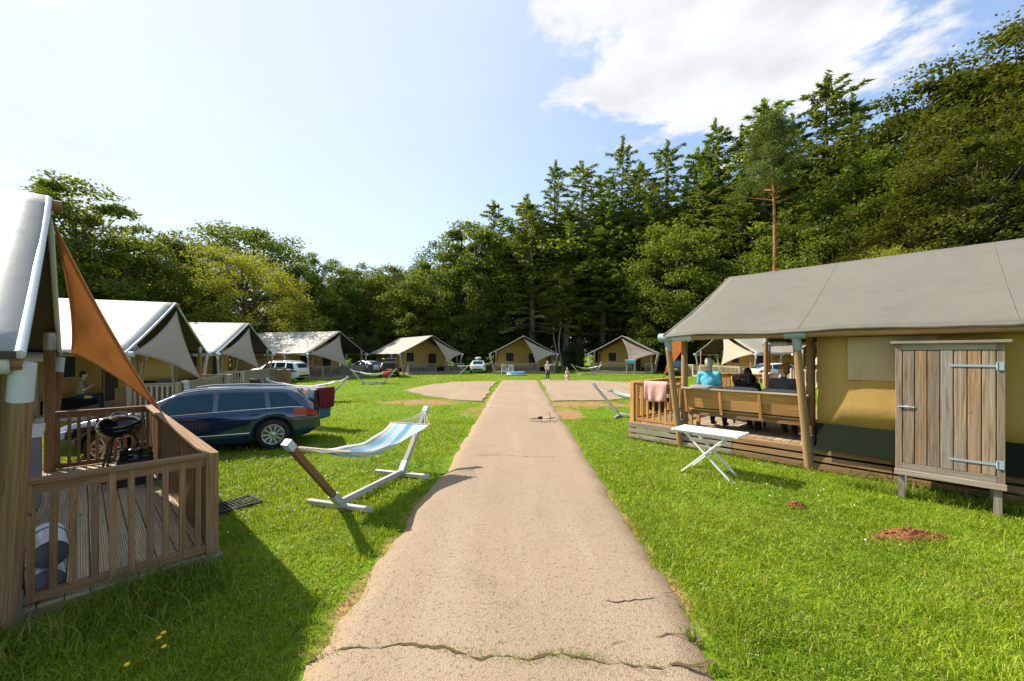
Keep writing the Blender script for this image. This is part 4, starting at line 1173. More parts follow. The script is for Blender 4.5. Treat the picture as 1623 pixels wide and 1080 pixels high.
FAR = dict(roof='roof_beige', edge='roof_pale', strut='wood_pale', shoe='sleeve_blue', bracket='sleeve_white', eave_sleeve='sleeve_white', pole='pole')
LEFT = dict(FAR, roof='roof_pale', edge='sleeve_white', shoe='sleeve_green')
RGT = dict(FAR, roof='roof_olive', edge='roof_olive', shoe='sleeve_green', strut='pole', bracket='sleeve_blue')
make_tent('t0', 'nearest tent on the left, pale canvas roof cut by the picture edge', None, dict(LEFT, pole='pole_shaded', strut='pole_shaded'), 2.12, 4.05, 0.15, True, -0.02, 3.38)
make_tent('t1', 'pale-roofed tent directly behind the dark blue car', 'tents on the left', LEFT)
make_tent('t2', 'third tent on the left, between the blue car and the yellow-green tree', 'tents on the left', LEFT)
make_tent('t3', 'far left tent with tree shade dappling its beige roof', 'tents at the far end', FAR)
make_tent('t4', 'far tent just left of the white car with roof box', 'tents at the far end', FAR)
make_tent('t5', 'far tent straight ahead at the end of the road', 'tents at the far end', FAR)
make_tent('t6', 'far tent right of the road end, with blue cool box on its rail', 'tents at the far end', FAR)
make_tent('t7', 'tent seen through the right veranda, behind the man in turquoise', 'tents on the right', FAR)
make_tent('t8', 'tent hidden behind the right tent, its sail showing past the seated woman', 'tents on the right', FAR)
TR = make_tent('tr', 'large olive-roofed tent in the right foreground with yellow canvas wall', None, RGT, 2.53, 4.30, 0.45, True, ov=0.45)

sail('t0', 'large rust-orange shade sail stretched from the nearest left tent', 'sail_orange', 1, 2.12, 4.05, (1.16, 1.30, 1.16), B=(0.14, 3.1, 2.12))
sail('t1', 'beige shade sail above the dark blue car', 'sail_beige', -1, 2.16, 4.2)
sail('t2', 'beige shade sail on the third tent on the left', 'sail_beige', -1, 2.16, 4.2)
sail('t3', 'beige shade sail on the far left tent above the white hammock', 'sail_beige', -1, 2.16, 4.2, (1.3, 0.4, 0.9))
sail('t4', 'beige shade sail on the tent left of the white car with roof box', 'sail_beige', 1, 2.16, 4.2)
sail('t5', 'beige shade sail on the tent straight ahead, above the standing girl', 'sail_beige', 1, 2.16, 4.2)
sail('t6', 'beige shade sail on the far tent right of the road end', 'sail_beige', 1, 2.16, 4.2, (1.2, 0.9, 1.15))
sail('t7', 'cream shade sail seen through the veranda behind the man in turquoise', 'sail_cream', 1, 2.16, 4.2)
sail('t8', 'cream shade sail seen behind the woman with tied-up hair', 'sail_cream', 1, 2.16, 4.2, (3.0, 1.0, 1.3))
sail('tr', 'small orange shade sail under the left corner of the right tent roof', 'sail_orange', 1, 2.53, 4.3, (1.16, 1.6, 1.5))

veranda('t0', 'near brown wooden veranda with grooved boards and railing', None, 'wood_brown', 0.15, True, post_shoe='sleeve_blue', YW=2.75)
GR = 'verandas of the farther tents'
for k, lb, gp in (('t1', 'wooden veranda behind the dark blue car', (1.6, 2.6)), ('t2', 'wooden veranda of the third tent on the left', (1.6, 2.6)), ('t3', 'wooden veranda of the far left tent behind the white hammock posts', (1.6, 2.6)), ('t4', 'wooden veranda of the tent left of the white car with roof box', (-0.1, 0.95)), ('t5', 'wooden veranda of the tent straight ahead', (1.6, 2.6)), ('t6', 'wooden veranda of the far tent right of the road end', (1.6, 2.6)), ('t7', 'wooden veranda behind the man in turquoise', (-2.6, -1.6)), ('t8', 'wooden veranda beyond the seated woman', (-2.6, -1.6))):
    veranda(k, lb, GR, 'wood_grey' if k in ('t4', 't5', 't6', 't3') else 'wood_pale', 0.15, False, gp, post_shoe='white' if k in ('t5', 't6', 't4') else None)
veranda('tr', 'raised wooden veranda of the right tent with board skirt', None, 'wood_honey', 0.45, True, (-1.2, 0.4), boards='deck_far', skirt='wood_grey', post_shoe='sleeve_white', rail_h=0.98)

# right tent: clear flap window on the side wall
x, y, t = TENTS['tr']
q = MB(); q.box((-3.55, 3.478, 2.03), (1.05, 0.02, 0.72)); q.build('side_window', M['flap'], TR)

# ------------------------------------------------------------------ storage cabinet on legs
def cabinet():
    r = thing('storage_cabinet', 'weathered plank storage cabinet on legs against the right tent', 'cabinet', tuple(tent_pt('tr', -4.16, 3.83)), TENTS['tr'][2])
    W, D, z0, z1 = 1.02, 0.62, 0.42, 2.25
    b = MB(); b.box((0, -0.02, (z0 + z1) / 2), (W - 0.06, D - 0.06, z1 - z0 - 0.02)); b.build('carcass', M['wood_grey'], r)
    tp = MB(); tp.beam((-W / 2 - 0.05, 0.01, z1 + 0.02), (W / 2 + 0.05, 0.01, z1 + 0.02), D + 0.10, 0.04, (0, 0, 1), 0.006); tp.build('top', M['wood_grey'], r)
    yf = D / 2
    for (x0, x1, a, c) in ((-W / 2, -W / 2 + 0.07, z0, z1), (W / 2 - 0.07, W / 2, z0, z1)):
        f = MB(); f.beam(((x0 + x1) / 2, yf - 0.015, a), ((x0 + x1) / 2, yf - 0.015, c), 0.07, 0.04, (0, 1, 0), 0.004); f.build('frame_post', M['wood_door'], r)
    for zz, hh in ((z1 - 0.045, 0.09), (z0 + 0.05, 0.10)):
        f = MB(); f.beam((-W / 2 + 0.072, yf - 0.013, zz), (W / 2 - 0.072, yf - 0.013, zz), 0.04, hh, (0, 0, 1), 0.004); f.build('frame_rail', M['wood_grey'], r)
    f = MB(); f.beam((-W / 2 - 0.01, yf + 0.012, z0 - 0.035), (W / 2 + 0.01, yf + 0.012, z0 - 0.035), 0.05, 0.075, (0, 0, 1), 0.004); f.build('plinth', M['wood_grey'], r)
    n = 7; pw = (W - 0.15) / n
    for i in range(n):
        p = MB(); xx = -W / 2 + 0.075 + pw * (i + .5)
        p.beam((xx, yf - 0.004 + random.uniform(-.003, .004), z0 + 0.105), (xx, yf - 0.004 + random.uniform(-.003, .004), z1 - 0.095), pw - 0.010, 0.022, (0, 1, 0), 0.004)
        p.build('plank', M[('wood_door', 'wood_door2', 'wood_door', 'wood_door3', 'wood_door', 'wood_door2', 'wood_door')[6 - i]], r)
    for zz in (z1 - 0.30, z0 + 0.25):
        h = MB(); h.box((-W / 2 + 0.27, yf + 0.014, zz), (0.44, 0.008, 0.030)); h.box((-W / 2 + 0.035, yf + 0.016, zz), (0.05, 0.012, 0.11)); h.tube([(-W / 2 + 0.068, yf + 0.02, zz - 0.05), (-W / 2 + 0.068, yf + 0.02, zz + 0.05)], 0.010, 8); h.build('strap_hinge', M['sleeve_blue'], r)
    la = MB(); la.box((W / 2 - 0.12, yf + 0.016, 1.34), (0.16, 0.012, 0.022)); la.tube([(W / 2 - 0.15, yf + 0.03, 1.34), (W / 2 - 0.02, yf + 0.03, 1.34)], 0.009, 8); la.box((W / 2 - 0.12, yf + 0.014, 1.34), (0.05, 0.010, 0.05)); la.build('latch', M['galv'], r)
    for sx in (-1, 1):
        for sy in (-1, 1):
            l = MB(); l.beam((sx * (W / 2 - 0.06), sy * (D / 2 - 0.05), -0.1), (sx * (W / 2 - 0.06), sy * (D / 2 - 0.05), z0 + 0.02), 0.07, 0.07, (1, 0, 0)); l.build('leg', M['wood_grey'], r)
cabinet()

# ------------------------------------------------------------------ bench with leaning back on the right veranda
def bench():
    o = tent_pt('tr', -1.30, 3.05); r = thing('wooden_bench', 'long honey-coloured bench with leaning plank back on the right veranda', 'bench', (o.x, o.y, 0.45), TENTS['tr'][2])
    hl = 1.10      # half length along local x
    def bk(t): return 0.20 + 0.09 * t, 0.47 + 0.41 * t         # y,z along the back, leaning outwards
    for i in range(3):
        for k in range(2):
            x0 = -hl + 0.03 + i * (2 * hl - .03) / 3; x1 = x0 + (2 * hl - 0.1) / 3
            y0, zz = bk(0.27 + 0.48 * k); b = MB(); b.beam((x0, y0, zz), (x1, y0, zz), 0.212, 0.024, (0, 0.977, -0.214), 0.004)
            b.build('back_plank', M['wood_honey'], r)
    for i in range(4):
        xx = -hl + i * 2 * hl / 3
        b = MB(); y0, z0 = bk(-0.25); y1, z1 = bk(1.0); b.beam((xx, y0 + .03, z0), (xx, y1 + .03, z1), 0.05, 0.05, (1, 0, 0), 0.004); b.build('back_post', M['wood_honey'], r)
    y1, z1 = bk(1.0); b = MB(); b.beam((-hl - 0.06, y1 + .01, z1 + .02), (hl + 0.06, y1 + .01, z1 + .02), 0.11, 0.035, (0, 0, 1), 0.005); b.build('top_cap', M['wood_pale'], r)
    for k in range(4):
        b = MB(); b.beam((-hl, 0.10 - k * 0.125, 0.425), (hl, 0.10 - k * 0.125, 0.425), 0.115, 0.03, (0, 0, 1), 0.003); b.build('seat_plank', M['wood_honey'], r)
    b = MB(); b.beam((-hl, 0.14, 0.36), (hl, 0.14, 0.36), 0.045, 0.10); b.build('seat_beam', M['wood_brown'], r)
    b = MB(); b.beam((-hl, -0.30, 0.36), (hl, -0.30, 0.36), 0.045, 0.10); b.build('seat_beam', M['wood_brown'], r)
    for xx in (-hl + .05, hl - .05):
        for yy in (0.12, -0.28):
            b = MB(); b.beam((xx, yy, 0), (xx, yy, 0.41), 0.07, 0.07, (1, 0, 0)); b.build('leg', M['wood_honey'], r)
    # seat and back cushions
    for i, (x0, x1) in enumerate(((-1.06, -0.36), (-0.35, 0.36), (0.37, 1.06))):
        c = thing('bench_cushion', 'grey back cushion behind the %s' % ('woman in the dark shirt', 'black-haired person', 'man in turquoise')[i], 'cushion', (o.x, o.y, 0.45), TENTS['tr'][2], 'grey bench cushions')
        q = MB(); pillow(q, Vector(((x0 + x1) / 2, 0.165, 0.74)), ((x1 - x0) / 2, 0.075, 0.25), R(-12)); q.build('cushion_pad', M['grey_cloth'], c)
        q = MB(); pillow(q, Vector(((x0 + x1) / 2, -0.10, 0.495)), ((x1 - x0) / 2, 0.28, 0.06), 0); q.build('seat_pad', M['grey_cloth'], c)
def pillow(mb, c, h, tilt):
    """soft rounded slab"""
    rot = Matrix.Rotation(tilt, 3, 'X'); n = 12; m = 8; vs = []
    for i in range(m + 1):
        t = math.pi * i / m
        for k in range(n * 2):
            a = math.pi * k / n
            f = lambda v, e: math.copysign(abs(v) ** e, v)
            ax = 1 if h[1] < h[2] else 2
            ca, sa, ct, st_ = f(math.cos(a), .35), f(math.sin(a), .35), f(math.cos(t), .8), f(math.sin(t), .6)
            p = Vector((h[0] * st_ * ca, h[1] * ct, h[2] * st_ * sa)) if ax == 1 else Vector((h[0] * st_ * ca, h[1] * st_ * sa, h[2] * ct))
            vs.append(c + rot @ p)
    fs = [(i * 2 * n + k, i * 2 * n + (k + 1) % (2 * n), (i + 1) * 2 * n + (k + 1) % (2 * n), (i + 1) * 2 * n + k) for i in range(m) for k in range(2 * n)]
    mb.add(vs, fs, None, True)
bench()

# ================================================================== THINGS
def m_stripes(name, stops, trans=0.25):
    m, t = mat_new(name); q = NT(t)
    uv = q.n('ShaderNodeUVMap').outputs[0]; s = q.n('ShaderNodeSeparateXYZ'); q.l(uv, s.inputs[0])
    r = q.n('ShaderNodeValToRGB'); r.color_ramp.interpolation = 'CONSTANT'; e = r.color_ramp.elements
    while len(e) < len(stops): e.new(0.5)
    for el, (p, c) in zip(e, stops): el.position = p; el.color = (*c, 1)
    q.l(s.outputs[1], r.inputs[0])
    oc = q.n('ShaderNodeTexCoord').outputs['Object']
    c = q.mix(q.maprange(q.noise(oc, 5, 4), 0.4, 0.7, 0, 0.15), r.outputs[0], (0.35, 0.33, 0.28))
    nb = q.bump(q.noise(oc, 160, 2), 0.2, 0.004)
    p = q.n('ShaderNodeBsdfPrincipled'); q.l(c, p.inputs['Base Color']); p.inputs['Roughness'].default_value = 0.85; q.l(nb, p.inputs['Normal'])
    tr = q.n('ShaderNodeBsdfTranslucent'); q.l(c, tr.inputs[0]); ms = q.n('ShaderNodeMixShader'); ms.inputs[0].default_value = trans
    q.l(p.outputs[0], ms.inputs[1]); q.l(tr.outputs[0], ms.inputs[2]); o = q.n('ShaderNodeOutputMaterial'); q.l(ms.outputs[0], o.inputs[0])
    return m
W_, B_, P_, G_, D_ = (0.70, 0.71, 0.70), (0.11, 0.33, 0.60), (0.34, 0.55, 0.74), (0.50, 0.57, 0.42), (0.06, 0.10, 0.20)
M['hammock_blue'] = m_stripes('hammock_blue', [(0, W_), (0.05, G_), (0.10, W_), (0.14, P_), (0.30, W_), (0.34, D_), (0.355, W_), (0.40, B_), (0.56, P_), (0.62, W_), (0.66, D_), (0.675, W_), (0.72, P_), (0.86, W_), (0.90, G_), (0.95, W_)])
M['hammock_green'] = m_stripes('hammock_green', [(0, W_), (0.1, G_), (0.25, W_), (0.4, (0.42, 0.55, 0.50)), (0.6, W_), (0.75, G_), (0.9, W_)])
M['hammock_white'] = m_stripes('hammock_white', [(0, W_), (0.2, (0.6, 0.64, 0.66)), (0.3, W_), (0.6, (0.58, 0.62, 0.64)), (0.7, W_)])
M['hammock_aqua'] = m_stripes('hammock_aqua', [(0, W_), (0.2, (0.30, 0.58, 0.66)), (0.45, W_), (0.5, (0.30, 0.58, 0.66)), (0.8, W_)])
HM = {}
def hammock(label, loc, rz, fab, wood='wood_white', wood2=None, tilt=0.0):
    r = thing('hammock_with_stand', label, 'hammock', loc, rz, 'hammocks on wooden stands')
    if not HM:
        def ms(name, fn): q = MB(); fn(q); HM[name] = q.mesh(name)
        ms('base', lambda q: q.beam((-0.74, 0, 0.075), (0.74, 0, 0.075), 0.07, 0.085, (0, 0, 1), 0.006))
        for s in (-1, 1):
            ms('cross%d' % s, lambda q: (q.beam((s * 0.75, -0.52, 0.04), (s * 0.75, 0.52, 0.04), 0.07, 0.06, (0, 0, 1), 0.006)))
            ms('post%d' % s, lambda q: q.beam((s * 0.74, 0, 0.07), (s * 1.60, 0, 1.07), 0.075, 0.085, (0, 1, 0), 0.006))
            ms('shoe%d' % s, lambda q: q.beam((s * 0.72, 0, 0.045), (s * 0.87, 0, 0.222), 0.088, 0.098, (0, 1, 0)))
            ms('cap%d' % s, lambda q: q.beam((s * 1.53, 0, 0.99), (s * 1.60 + s * 0.012, 0, 1.085), 0.086, 0.096, (0, 1, 0)))
            ms('bar%d' % s, lambda q: q.tube([(s * 1.02, -0.42, 0.86), (s * 1.02, 0.42, 0.86)], 0.016, 8))
            def cords(q):
                for k in range(9):
                    yy = -0.40 + 0.1 * k; q.tube([(s * 1.02, yy, 0.86), (s * 1.28, yy * 0.48, 0.90), (s * 1.545, 0, 1.02)], 0.0045, 4)
            ms('cord%d' % s, cords)
        def fabf(q):
            rows = []
            for i in range(33):
                t = -1 + 2 * i / 32; row = []
                for j in range(21):
                    yy = -1 + 2 * j / 20
                    wdt = 0.40 * (1 - 0.30 * (1 - t * t)); sag = 0.86 - 0.15 * (1 - t * t) - 0.09 * (1 - t * t) * (1 - yy * yy) - 0.05 * (1 - yy * yy) * (1 - t ** 4)
                    row.append((1.02 * t, wdt * yy, sag + 0.012 * math.sin(t * 9 + yy * 4) * (1 - t * t)))
                rows.append(row)
            q.grid(rows)
        ms('fabric', fabf)
    def put(nm, key, mk, par):
        me = HM[key]; mt = M[mk]
        if len(me.materials) and me.materials[0] != mt: me = me.copy(); me.materials.clear()
        return link(nm, me, mt, par)
    put('base_beam', 'base', wood, r)
    f = put('fabric', 'fabric', fab, r); solid(f, 0.006)
    for s in (-1, 1):
        put('cross_foot', 'cross%d' % s, wood, r)
        p = put('post', 'post%d' % s, (wood2 or wood) if s < 0 else wood, r)
        put('post_shoe', 'shoe%d' % s, 'galv', p); put('post_cap', 'cap%d' % s, 'sleeve_white', p)
        b = put('spreader_bar', 'bar%d' % s, 'wood_pale', r); put('cords', 'cord%d' % s, 'pale_cloth', b)['kind'] = 'stuff'
    return r
hammock('blue and white striped hammock on a wooden stand beside the road', (-2.13, 6.14, 0), math.atan2(1.44, 0.455), 'hammock_blue', 'wood_white', 'wood_brown')
hammock('pale green hammock behind the towel-hung railing on the right', (4.25, 13.05, 0), math.atan2(-1.2, 2.3), 'hammock_green', 'wood_white')
hammock('pale aqua hammock on the far left lawn beside the open car boot', tuple(at(592, 28.6)), R(8), 'hammock_aqua', 'wood_white')
hammock('small distant hammock left of the far tent with the blue cool box', tuple(at(930, 41.0)), R(5), 'hammock_green', 'wood_white')
hammock('white hammock behind the clothes drying rack', tuple(at(490, 17.6)), R(28), 'hammock_white', 'wood_pale')

# ------------------------------------------------------------------ white folding table
def folding_table(label, loc, rz, w=1.10, d=0.60, h=0.76, matk='white', group=None):
    r = thing('folding_table', label, 'table', loc, rz, group)
    n = 8
    for i in range(n):
        b = MB(); yy = -d / 2 + (i + .5) * d / n; b.beam((-w / 2 + 0.05, yy, h - 0.010), (w / 2 - 0.05, yy, h - 0.010), d / n - 0.018, 0.016, (0, 0, 1), 0.002); b.build('slat', M[matk], r)
    for s in (-1, 1):
        b = MB(); b.beam((s * (w / 2 - 0.025), -d / 2, h - 0.012), (s * (w / 2 - 0.025), d / 2, h - 0.012), 0.05, 0.026, (0, 0, 1), 0.003); b.build('end_rail', M[matk], r)
        b = MB(); b.beam((-w / 2 + .05, s * (d / 2 - .045), h - 0.035), (w / 2 - .05, s * (d / 2 - .045), h - 0.035), 0.022, 0.03); b.build('side_rail', M[matk], r)
        for k, yy in ((1, d / 2 - 0.08), (-1, d / 2 - 0.12)):
            b = MB(); b.beam((k * (w / 2 - 0.18), s * yy, h - 0.03), (-k * (w / 2 - 0.16), s * yy, 0.0), 0.026, 0.055, (0, 1, 0), 0.003); b.build('leg', M[matk], r)
    b = MB(); b.tube([(0.0, -d / 2 + .1, h / 2), (0.0, d / 2 - .1, h / 2)], 0.010, 8); b.build('cross_bar', M[matk], r)
    return r
folding_table('white slatted folding table with crossed legs on the grass by the bench', (3.48, 7.02, 0), R(-46))
folding_table('white folding table standing by the white car with roof box', tuple(at(735, 42.0)), R(10), 1.3, 0.6, 0.9)

# ------------------------------------------------------------------ cars
def smooth_interp(xs, ctrl, k=5):
    x = np.array([c[0] for c in ctrl]); z = np.array([c[1] for c in ctrl])
    f = np.interp(xs, x, z); pad = np.concatenate([np.full(k, f[0]), f, np.full(k, f[-1])]); ker = np.hanning(2 * k + 3)[1:-1]; ker /= ker.sum()
    return np.convolve(pad, ker, 'valid')
def car(name, label, loc, rz, paint, L=4.75, W=1.86, Hc=1.48, shape='estate', group='parked cars', open_boot=False, roof_box=False):
    r = thing(name, label, 'car', loc, rz, group)
    n = 121; X = np.linspace(0, 1, n)
    if shape == 'estate':
        top = [(0, 0.80), (0.012, 0.98), (0.10, 1.36), (0.16, 1.43), (0.35, 1.48), (0.5, 1.475), (0.585, 1.41), (0.745, 1.02), (0.80, 0.985), (0.93, 0.86), (0.985, 0.72), (1, 0.55)]
    elif shape == 'hatch':
        top = [(0, 0.82), (0.015, 0.98), (0.10, 1.15), (0.22, 1.40), (0.40, 1.47), (0.5, 1.46), (0.60, 1.38), (0.77, 1.00), (0.93, 0.84), (0.985, 0.72), (1, 0.56)]
    else:
        top = [(0, 0.90), (0.012, 1.05), (0.07, 1.48), (0.14, 1.60), (0.35, 1.66), (0.5, 1.65), (0.60, 1.57), (0.745, 1.12), (0.93, 0.98), (0.985, 0.80), (1, 0.6)]
    sc = Hc / max(z for _, z in top)
    zt = smooth_interp(X, [(a, b * sc) for a, b in top], 2)
    belt = smooth_interp(X, [(0, 0.78 * sc), (0.03, 0.93 * sc), (0.12, 0.99 * sc), (0.35, 0.965 * sc), (0.72, 0.90 * sc), (0.93, 0.78 * sc), (1, 0.52 * sc)], 3)
    belt = np.minimum(belt, zt - 0.015)
    hw = smooth_interp(X, [(0, 0.66), (0.02, 0.80), (0.06, 0.90), (0.14, 0.97), (0.4, 1.0), (0.75, 1.0), (0.9, 0.95), (0.97, 0.82), (1, 0.62)], 2) * W / 2
    base = smooth_interp(X, [(0, 0.42), (0.05, 0.27), (0.15, 0.21), (0.85, 0.20), (0.97, 0.22), (1, 0.32)], 2)
    rf = smooth_interp(X, [(0, 0.93), (0.05, 0.80), (0.14, 0.70), (0.5, 0.70), (0.6, 0.72), (0.74, 0.84), (0.8, 0.88), (1, 0.86)], 3)
    xw = (0.205, 0.800); rw = 0.33; Ra = 0.385
    xm = (X - 0.5) * L
    zb = base.copy()
    for a in xw:
        dxx = xm - (a - .5) * L; k = np.abs(dxx) < Ra
        zb[k] = np.maximum(zb[k], rw + np.sqrt(np.maximum(0, Ra ** 2 - dxx[k] ** 2)) - 0.01)
    wr = hw * rf
    def sect(i):
        w_, b, t = hw[i], belt[i], zt[i]; z0 = zb[i]; z1 = min(max(z0 + 0.02, 0.36), b - .06); z2 = min(max(z1 + 0.02, 0.72 * sc), b - .03)
        return [(w_ * 0.955, z0), (w_ * 0.99, z1), (w_ * 1.0, z2), (w_ * 0.985, b - 0.012), (w_ * 0.955, b), (wr[i] + (w_ * .955 - wr[i]) * 0.08, b + (t - b) * 0.86), (wr[i] * 0.93, b + (t - b) * 0.955), (wr[i] * 0.6, t - (t - b) * 0.008), (0, t)]
    P = []
    for i in range(n):
        h = sect(i); ring = [(xm[i], y, z) for y, z in h] + [(xm[i], -y, z) for y, z in h[-2::-1]]
        P.append(ring)
    mb = MB(); mb.grid(P)
    for i in (0, n - 1): mb.add(P[i], [tuple(range(len(P[i])))])
    mb.grid([[(xm[i], sect(i)[0][0], zb[i]), (xm[i], -sect(i)[0][0], zb[i])] for i in range(n)])
    body = mb.build('body', M[paint], r)
    q = MB(); q.box((0, 0, 0.47), (L * 0.86, W - 0.50, 0.50)); q.build('underbody', M['dark'], r)
    xi = lambda f: float((f - .5) * L)
    A = lambda arr, f: float(np.interp(f, X, arr))
    def side(f, t, s, off=0.006):   # t 0..1 from beltline to roof edge
        w_, b, tp, wv = A(hw, f), A(belt, f), A(zt, f), A(wr, f)
        y0, z0 = w_ * .955, b; y1, z1 = wv + (w_ * .955 - wv) * .08, b + (tp - b) * .86
        return (xi(f), s * (y0 + (y1 - y0) * t + off), z0 + (z1 - z0) * t + off * 0.4)
    def low(f, t, s, off=0.006):    # from z2 to beltline
        w_, b = A(hw, f), A(belt, f); z0 = min(0.72 * sc, b - .03)
        return (xi(f), s * (w_ * (1 - 0.015 * t) + off), z0 + (b - 0.012 - z0) * t)
    def topp(f, t, off=0.006):
        wv, b, tp = A(wr, f), A(belt, f), A(zt, f); a = abs(t)
        return (xi(f), t * wv * 0.90, tp + off - (tp - b) * 0.045 * a ** 3)
    def shell(fn, name_, mk, par=r): q = MB(); q.grid(fn); o = q.build(name_, M[mk], par); return o
    # side windows
    if shape == 'estate': wins = ((0.075, 0.215, 0.150, 0.225), (0.235, 0.425, 0.245, 0.425), (0.445, 0.715, 0.445, 0.605))
    elif shape == 'hatch': wins = ((0.13, 0.235, 0.235, 0.25), (0.25, 0.43, 0.27, 0.43), (0.45, 0.73, 0.45, 0.62))
    else: wins = ((0.06, 0.215, 0.10, 0.225), (0.235, 0.425, 0.245, 0.425), (0.445, 0.715, 0.445, 0.615))
    for s in (-1, 1):
        for a0, a1, b0, b1 in wins:
            shell([[side((a0 + (a1 - a0) * u) * (1 - t) + (b0 + (b1 - b0) * u) * t, 0.06 + 0.88 * t, s) for t in np.linspace(0, 1, 8)] for u in np.linspace(0, 1, 10)], 'side_window', 'glass_car')
        q = MB(); q.tube([side(f, 0.015, s, 0.006) for f in np.linspace(0.075, 0.73, 24)], 0.010, 6); q.build('window_trim', M['chrome'], r)
        if shape != 'hatch':
            q = MB(); q.tube([(xi(f), s * A(wr, f) * 0.90, A(zt, f) + 0.012) for f in np.linspace(0.12, 0.56, 20)], 0.016, 8); q.build('roof_rail', M['chrome'], r)
        for f0 in (0.245, 0.445):
            q = MB(); q.tube([low(f0 + 0.012, 0.62, s, 0.016), low(f0 + 0.03, 0.64, s, 0.034), low(f0 + 0.05, 0.62, s, 0.016)], 0.012, 8); q.build('door_handle', M[paint], r)
        for f0 in (0.232, 0.435, 0.70):
            q = MB(); q.tube([low(f0, t, s, 0.0) for t in np.linspace(0, 1, 5)], 0.004, 4); q.build('door_seam', M['dark'], r)
        q = MB(); q.tube([(xi(f), s * (A(hw, f) * 0.992), 0.40) for f in np.linspace(0.30, 0.70, 12)], 0.016, 6); q.build('sill_trim', M['chrome'], r)
        shell([[low(f, t, s, 0.008) for t in np.linspace(0.25, 1.0, 6)] for f in np.linspace(0.008, 0.115, 9)], 'tail_lamp', 'lamp_red')
        shell([[low(f, t, s, 0.008) for t in np.linspace(0.15, 0.9, 6)] for f in np.linspace(0.90, 0.985, 9)], 'headlight', 'chrome')
        q = MB(); q.ball(side(0.70, 0.10, s, 0.10), (0.10, 0.09, 0.065)); q.build('wing_mirror', M[paint], r)
    shell([[topp(f, t) for t in np.linspace(-0.95, 0.95, 11)] for f in np.linspace(0.600, 0.735, 9)], 'windscreen', 'glass_car')
    fr = dict(estate=(0.022, 0.098), hatch=(0.03, 0.20), suv=(0.018, 0.068))[shape]
    shell([[topp(f, t) for t in np.linspace(-0.93, 0.93, 11)] for f in np.linspace(fr[0], fr[1], 9)], 'rear_window', 'dark' if open_boot else 'glass_car')
    q = MB(); q.box((-L / 2 - 0.012, 0, 0.70 * sc), (0.02, 0.52, 0.11)); q.build('number_plate', M['plate_yellow'], r)
    q = MB(); q.box((-L / 2 - 0.006, 0, 0.45), (0.03, W * 0.60, 0.14)); q.build('bumper_insert', M['black_matt'], r)
    for a in xw:
        for s in (-1, 1):
            wc = (xi(a), s * (W / 2 - 0.11), rw)
            wl = bpy.data.objects.new('wheel', WHEEL['tyre']); COL.objects.link(wl); wl.parent = r; wl.location = wc; wl.rotation_euler = (0, 0, 0 if s > 0 else math.pi)
            rm = bpy.data.objects.new('rim', WHEEL['rim']); COL.objects.link(rm); rm.parent = wl
    if open_boot:
        q = MB(); y0 = 0.62; q.grid([[( -L / 2 + 0.45 - 0.95 * t, y, Hc - 0.02 + 0.22 * math.sin(t * 2.2) ) for y in np.linspace(-y0, y0, 6)] for t in np.linspace(0, 1, 8)]); solid(q.build('tailgate', M[paint], r), 0.05)
        q = MB(); q.box((-L / 2 - 0.004, 0, 0.92), (0.03, 1.15, 0.44)); q.build('boot_opening', M['dark'], r)
    if roof_box:
        q = MB(); rows = []
        for i in range(15):
            t = i / 14; k = math.sin(math.pi * min(max(t, 0.02), 0.98)) ** 0.4; rows.append([(0.85 - 1.75 * t - 0.15, 0.40 * k * math.cos(a), Hc + 0.21 + 0.17 * k * math.sin(a)) for a in np.linspace(0, 2 * math.pi, 15)])
        q.grid(rows); q.build('roof_box', M['car_white'], r)
        for xx in (0.35, -0.55):
            q = MB(); q.beam((xx, -0.58, Hc + 0.03), (xx, 0.58, Hc + 0.03), 0.05, 0.03); q.build('roof_bar', M['black_matt'], r)
    return r
WHEEL = {}
q = MB(); q.lathe([(0.215, -0.10), (0.30, -0.105), (0.325, -0.08), (0.33, 0.0), (0.325, 0.08), (0.30, 0.105), (0.215, 0.10)], 32, axis='y'); WHEEL['tyre'] = q.mesh('tyre'); WHEEL['tyre'].materials.append(M['rubber'])
q = MB(); q.lathe([(0.222, 0.10), (0.215, 0.108), (0.200, 0.09), (0.195, 0.02), (0.0, 0.02)], 32, axis='y')
for k in range(10):
    a = 2 * math.pi * k / 10
    q.beam((0.04 * math.cos(a), 0.085, 0.04 * math.sin(a)), (0.205 * math.cos(a), 0.095, 0.205 * math.sin(a)), 0.030, 0.03, (0, 1, 0))
q.lathe([(0.055, 0.06), (0.055, 0.10), (0.035, 0.108), (0.0, 0.108)], 16, axis='y')
WHEEL['rim'] = q.mesh('rim'); WHEEL['rim'].materials.append(M['alloy'])
# blue estate: heading left, slightly towards the camera. near side = left side (+y local)
hd = R(208)
rear_wheel = Vector((-5.30, 8.85, 0)); dirv = Vector((math.cos(hd), math.sin(hd), 0)); left = Vector((-dirv.y, dirv.x, 0))
cc = rear_wheel - left * (1.86 / 2 - 0.11) + dirv * (0.295 * 4.6)
car('estate_car', 'dark blue estate car parked on the grass beside the near veranda', tuple(cc), hd, 'car_blue', 4.55, 1.82, 1.36, 'estate')
def car_at(u, y, ang, *a, **k):   # u,y of the rear end centre, ang = heading
    p = at(u, y); d = Vector((math.cos(ang), math.sin(ang), 0))
    L = k.get('L', 4.4)
    return car(a[0], a[1], tuple(p + d * (L / 2)), ang, *a[2:], **k)
car_at(482, 31.0, R(172), 'white_car', 'white car between the third tent and the far left tent', 'car_white', L=4.3, Hc=1.6, shape='suv')
car_at(757, 44.0, R(92), 'white_car', 'white car with a roof box seen from behind, left of the central tent', 'car_white', L=4.4, Hc=1.45, shape='hatch', roof_box=True)
car_at(617, 36.8, R(108), 'dark_car', 'dark estate car with its boot open beside the far tents', 'car_dark', L=4.6, Hc=1.5, shape='estate', open_boot=True)
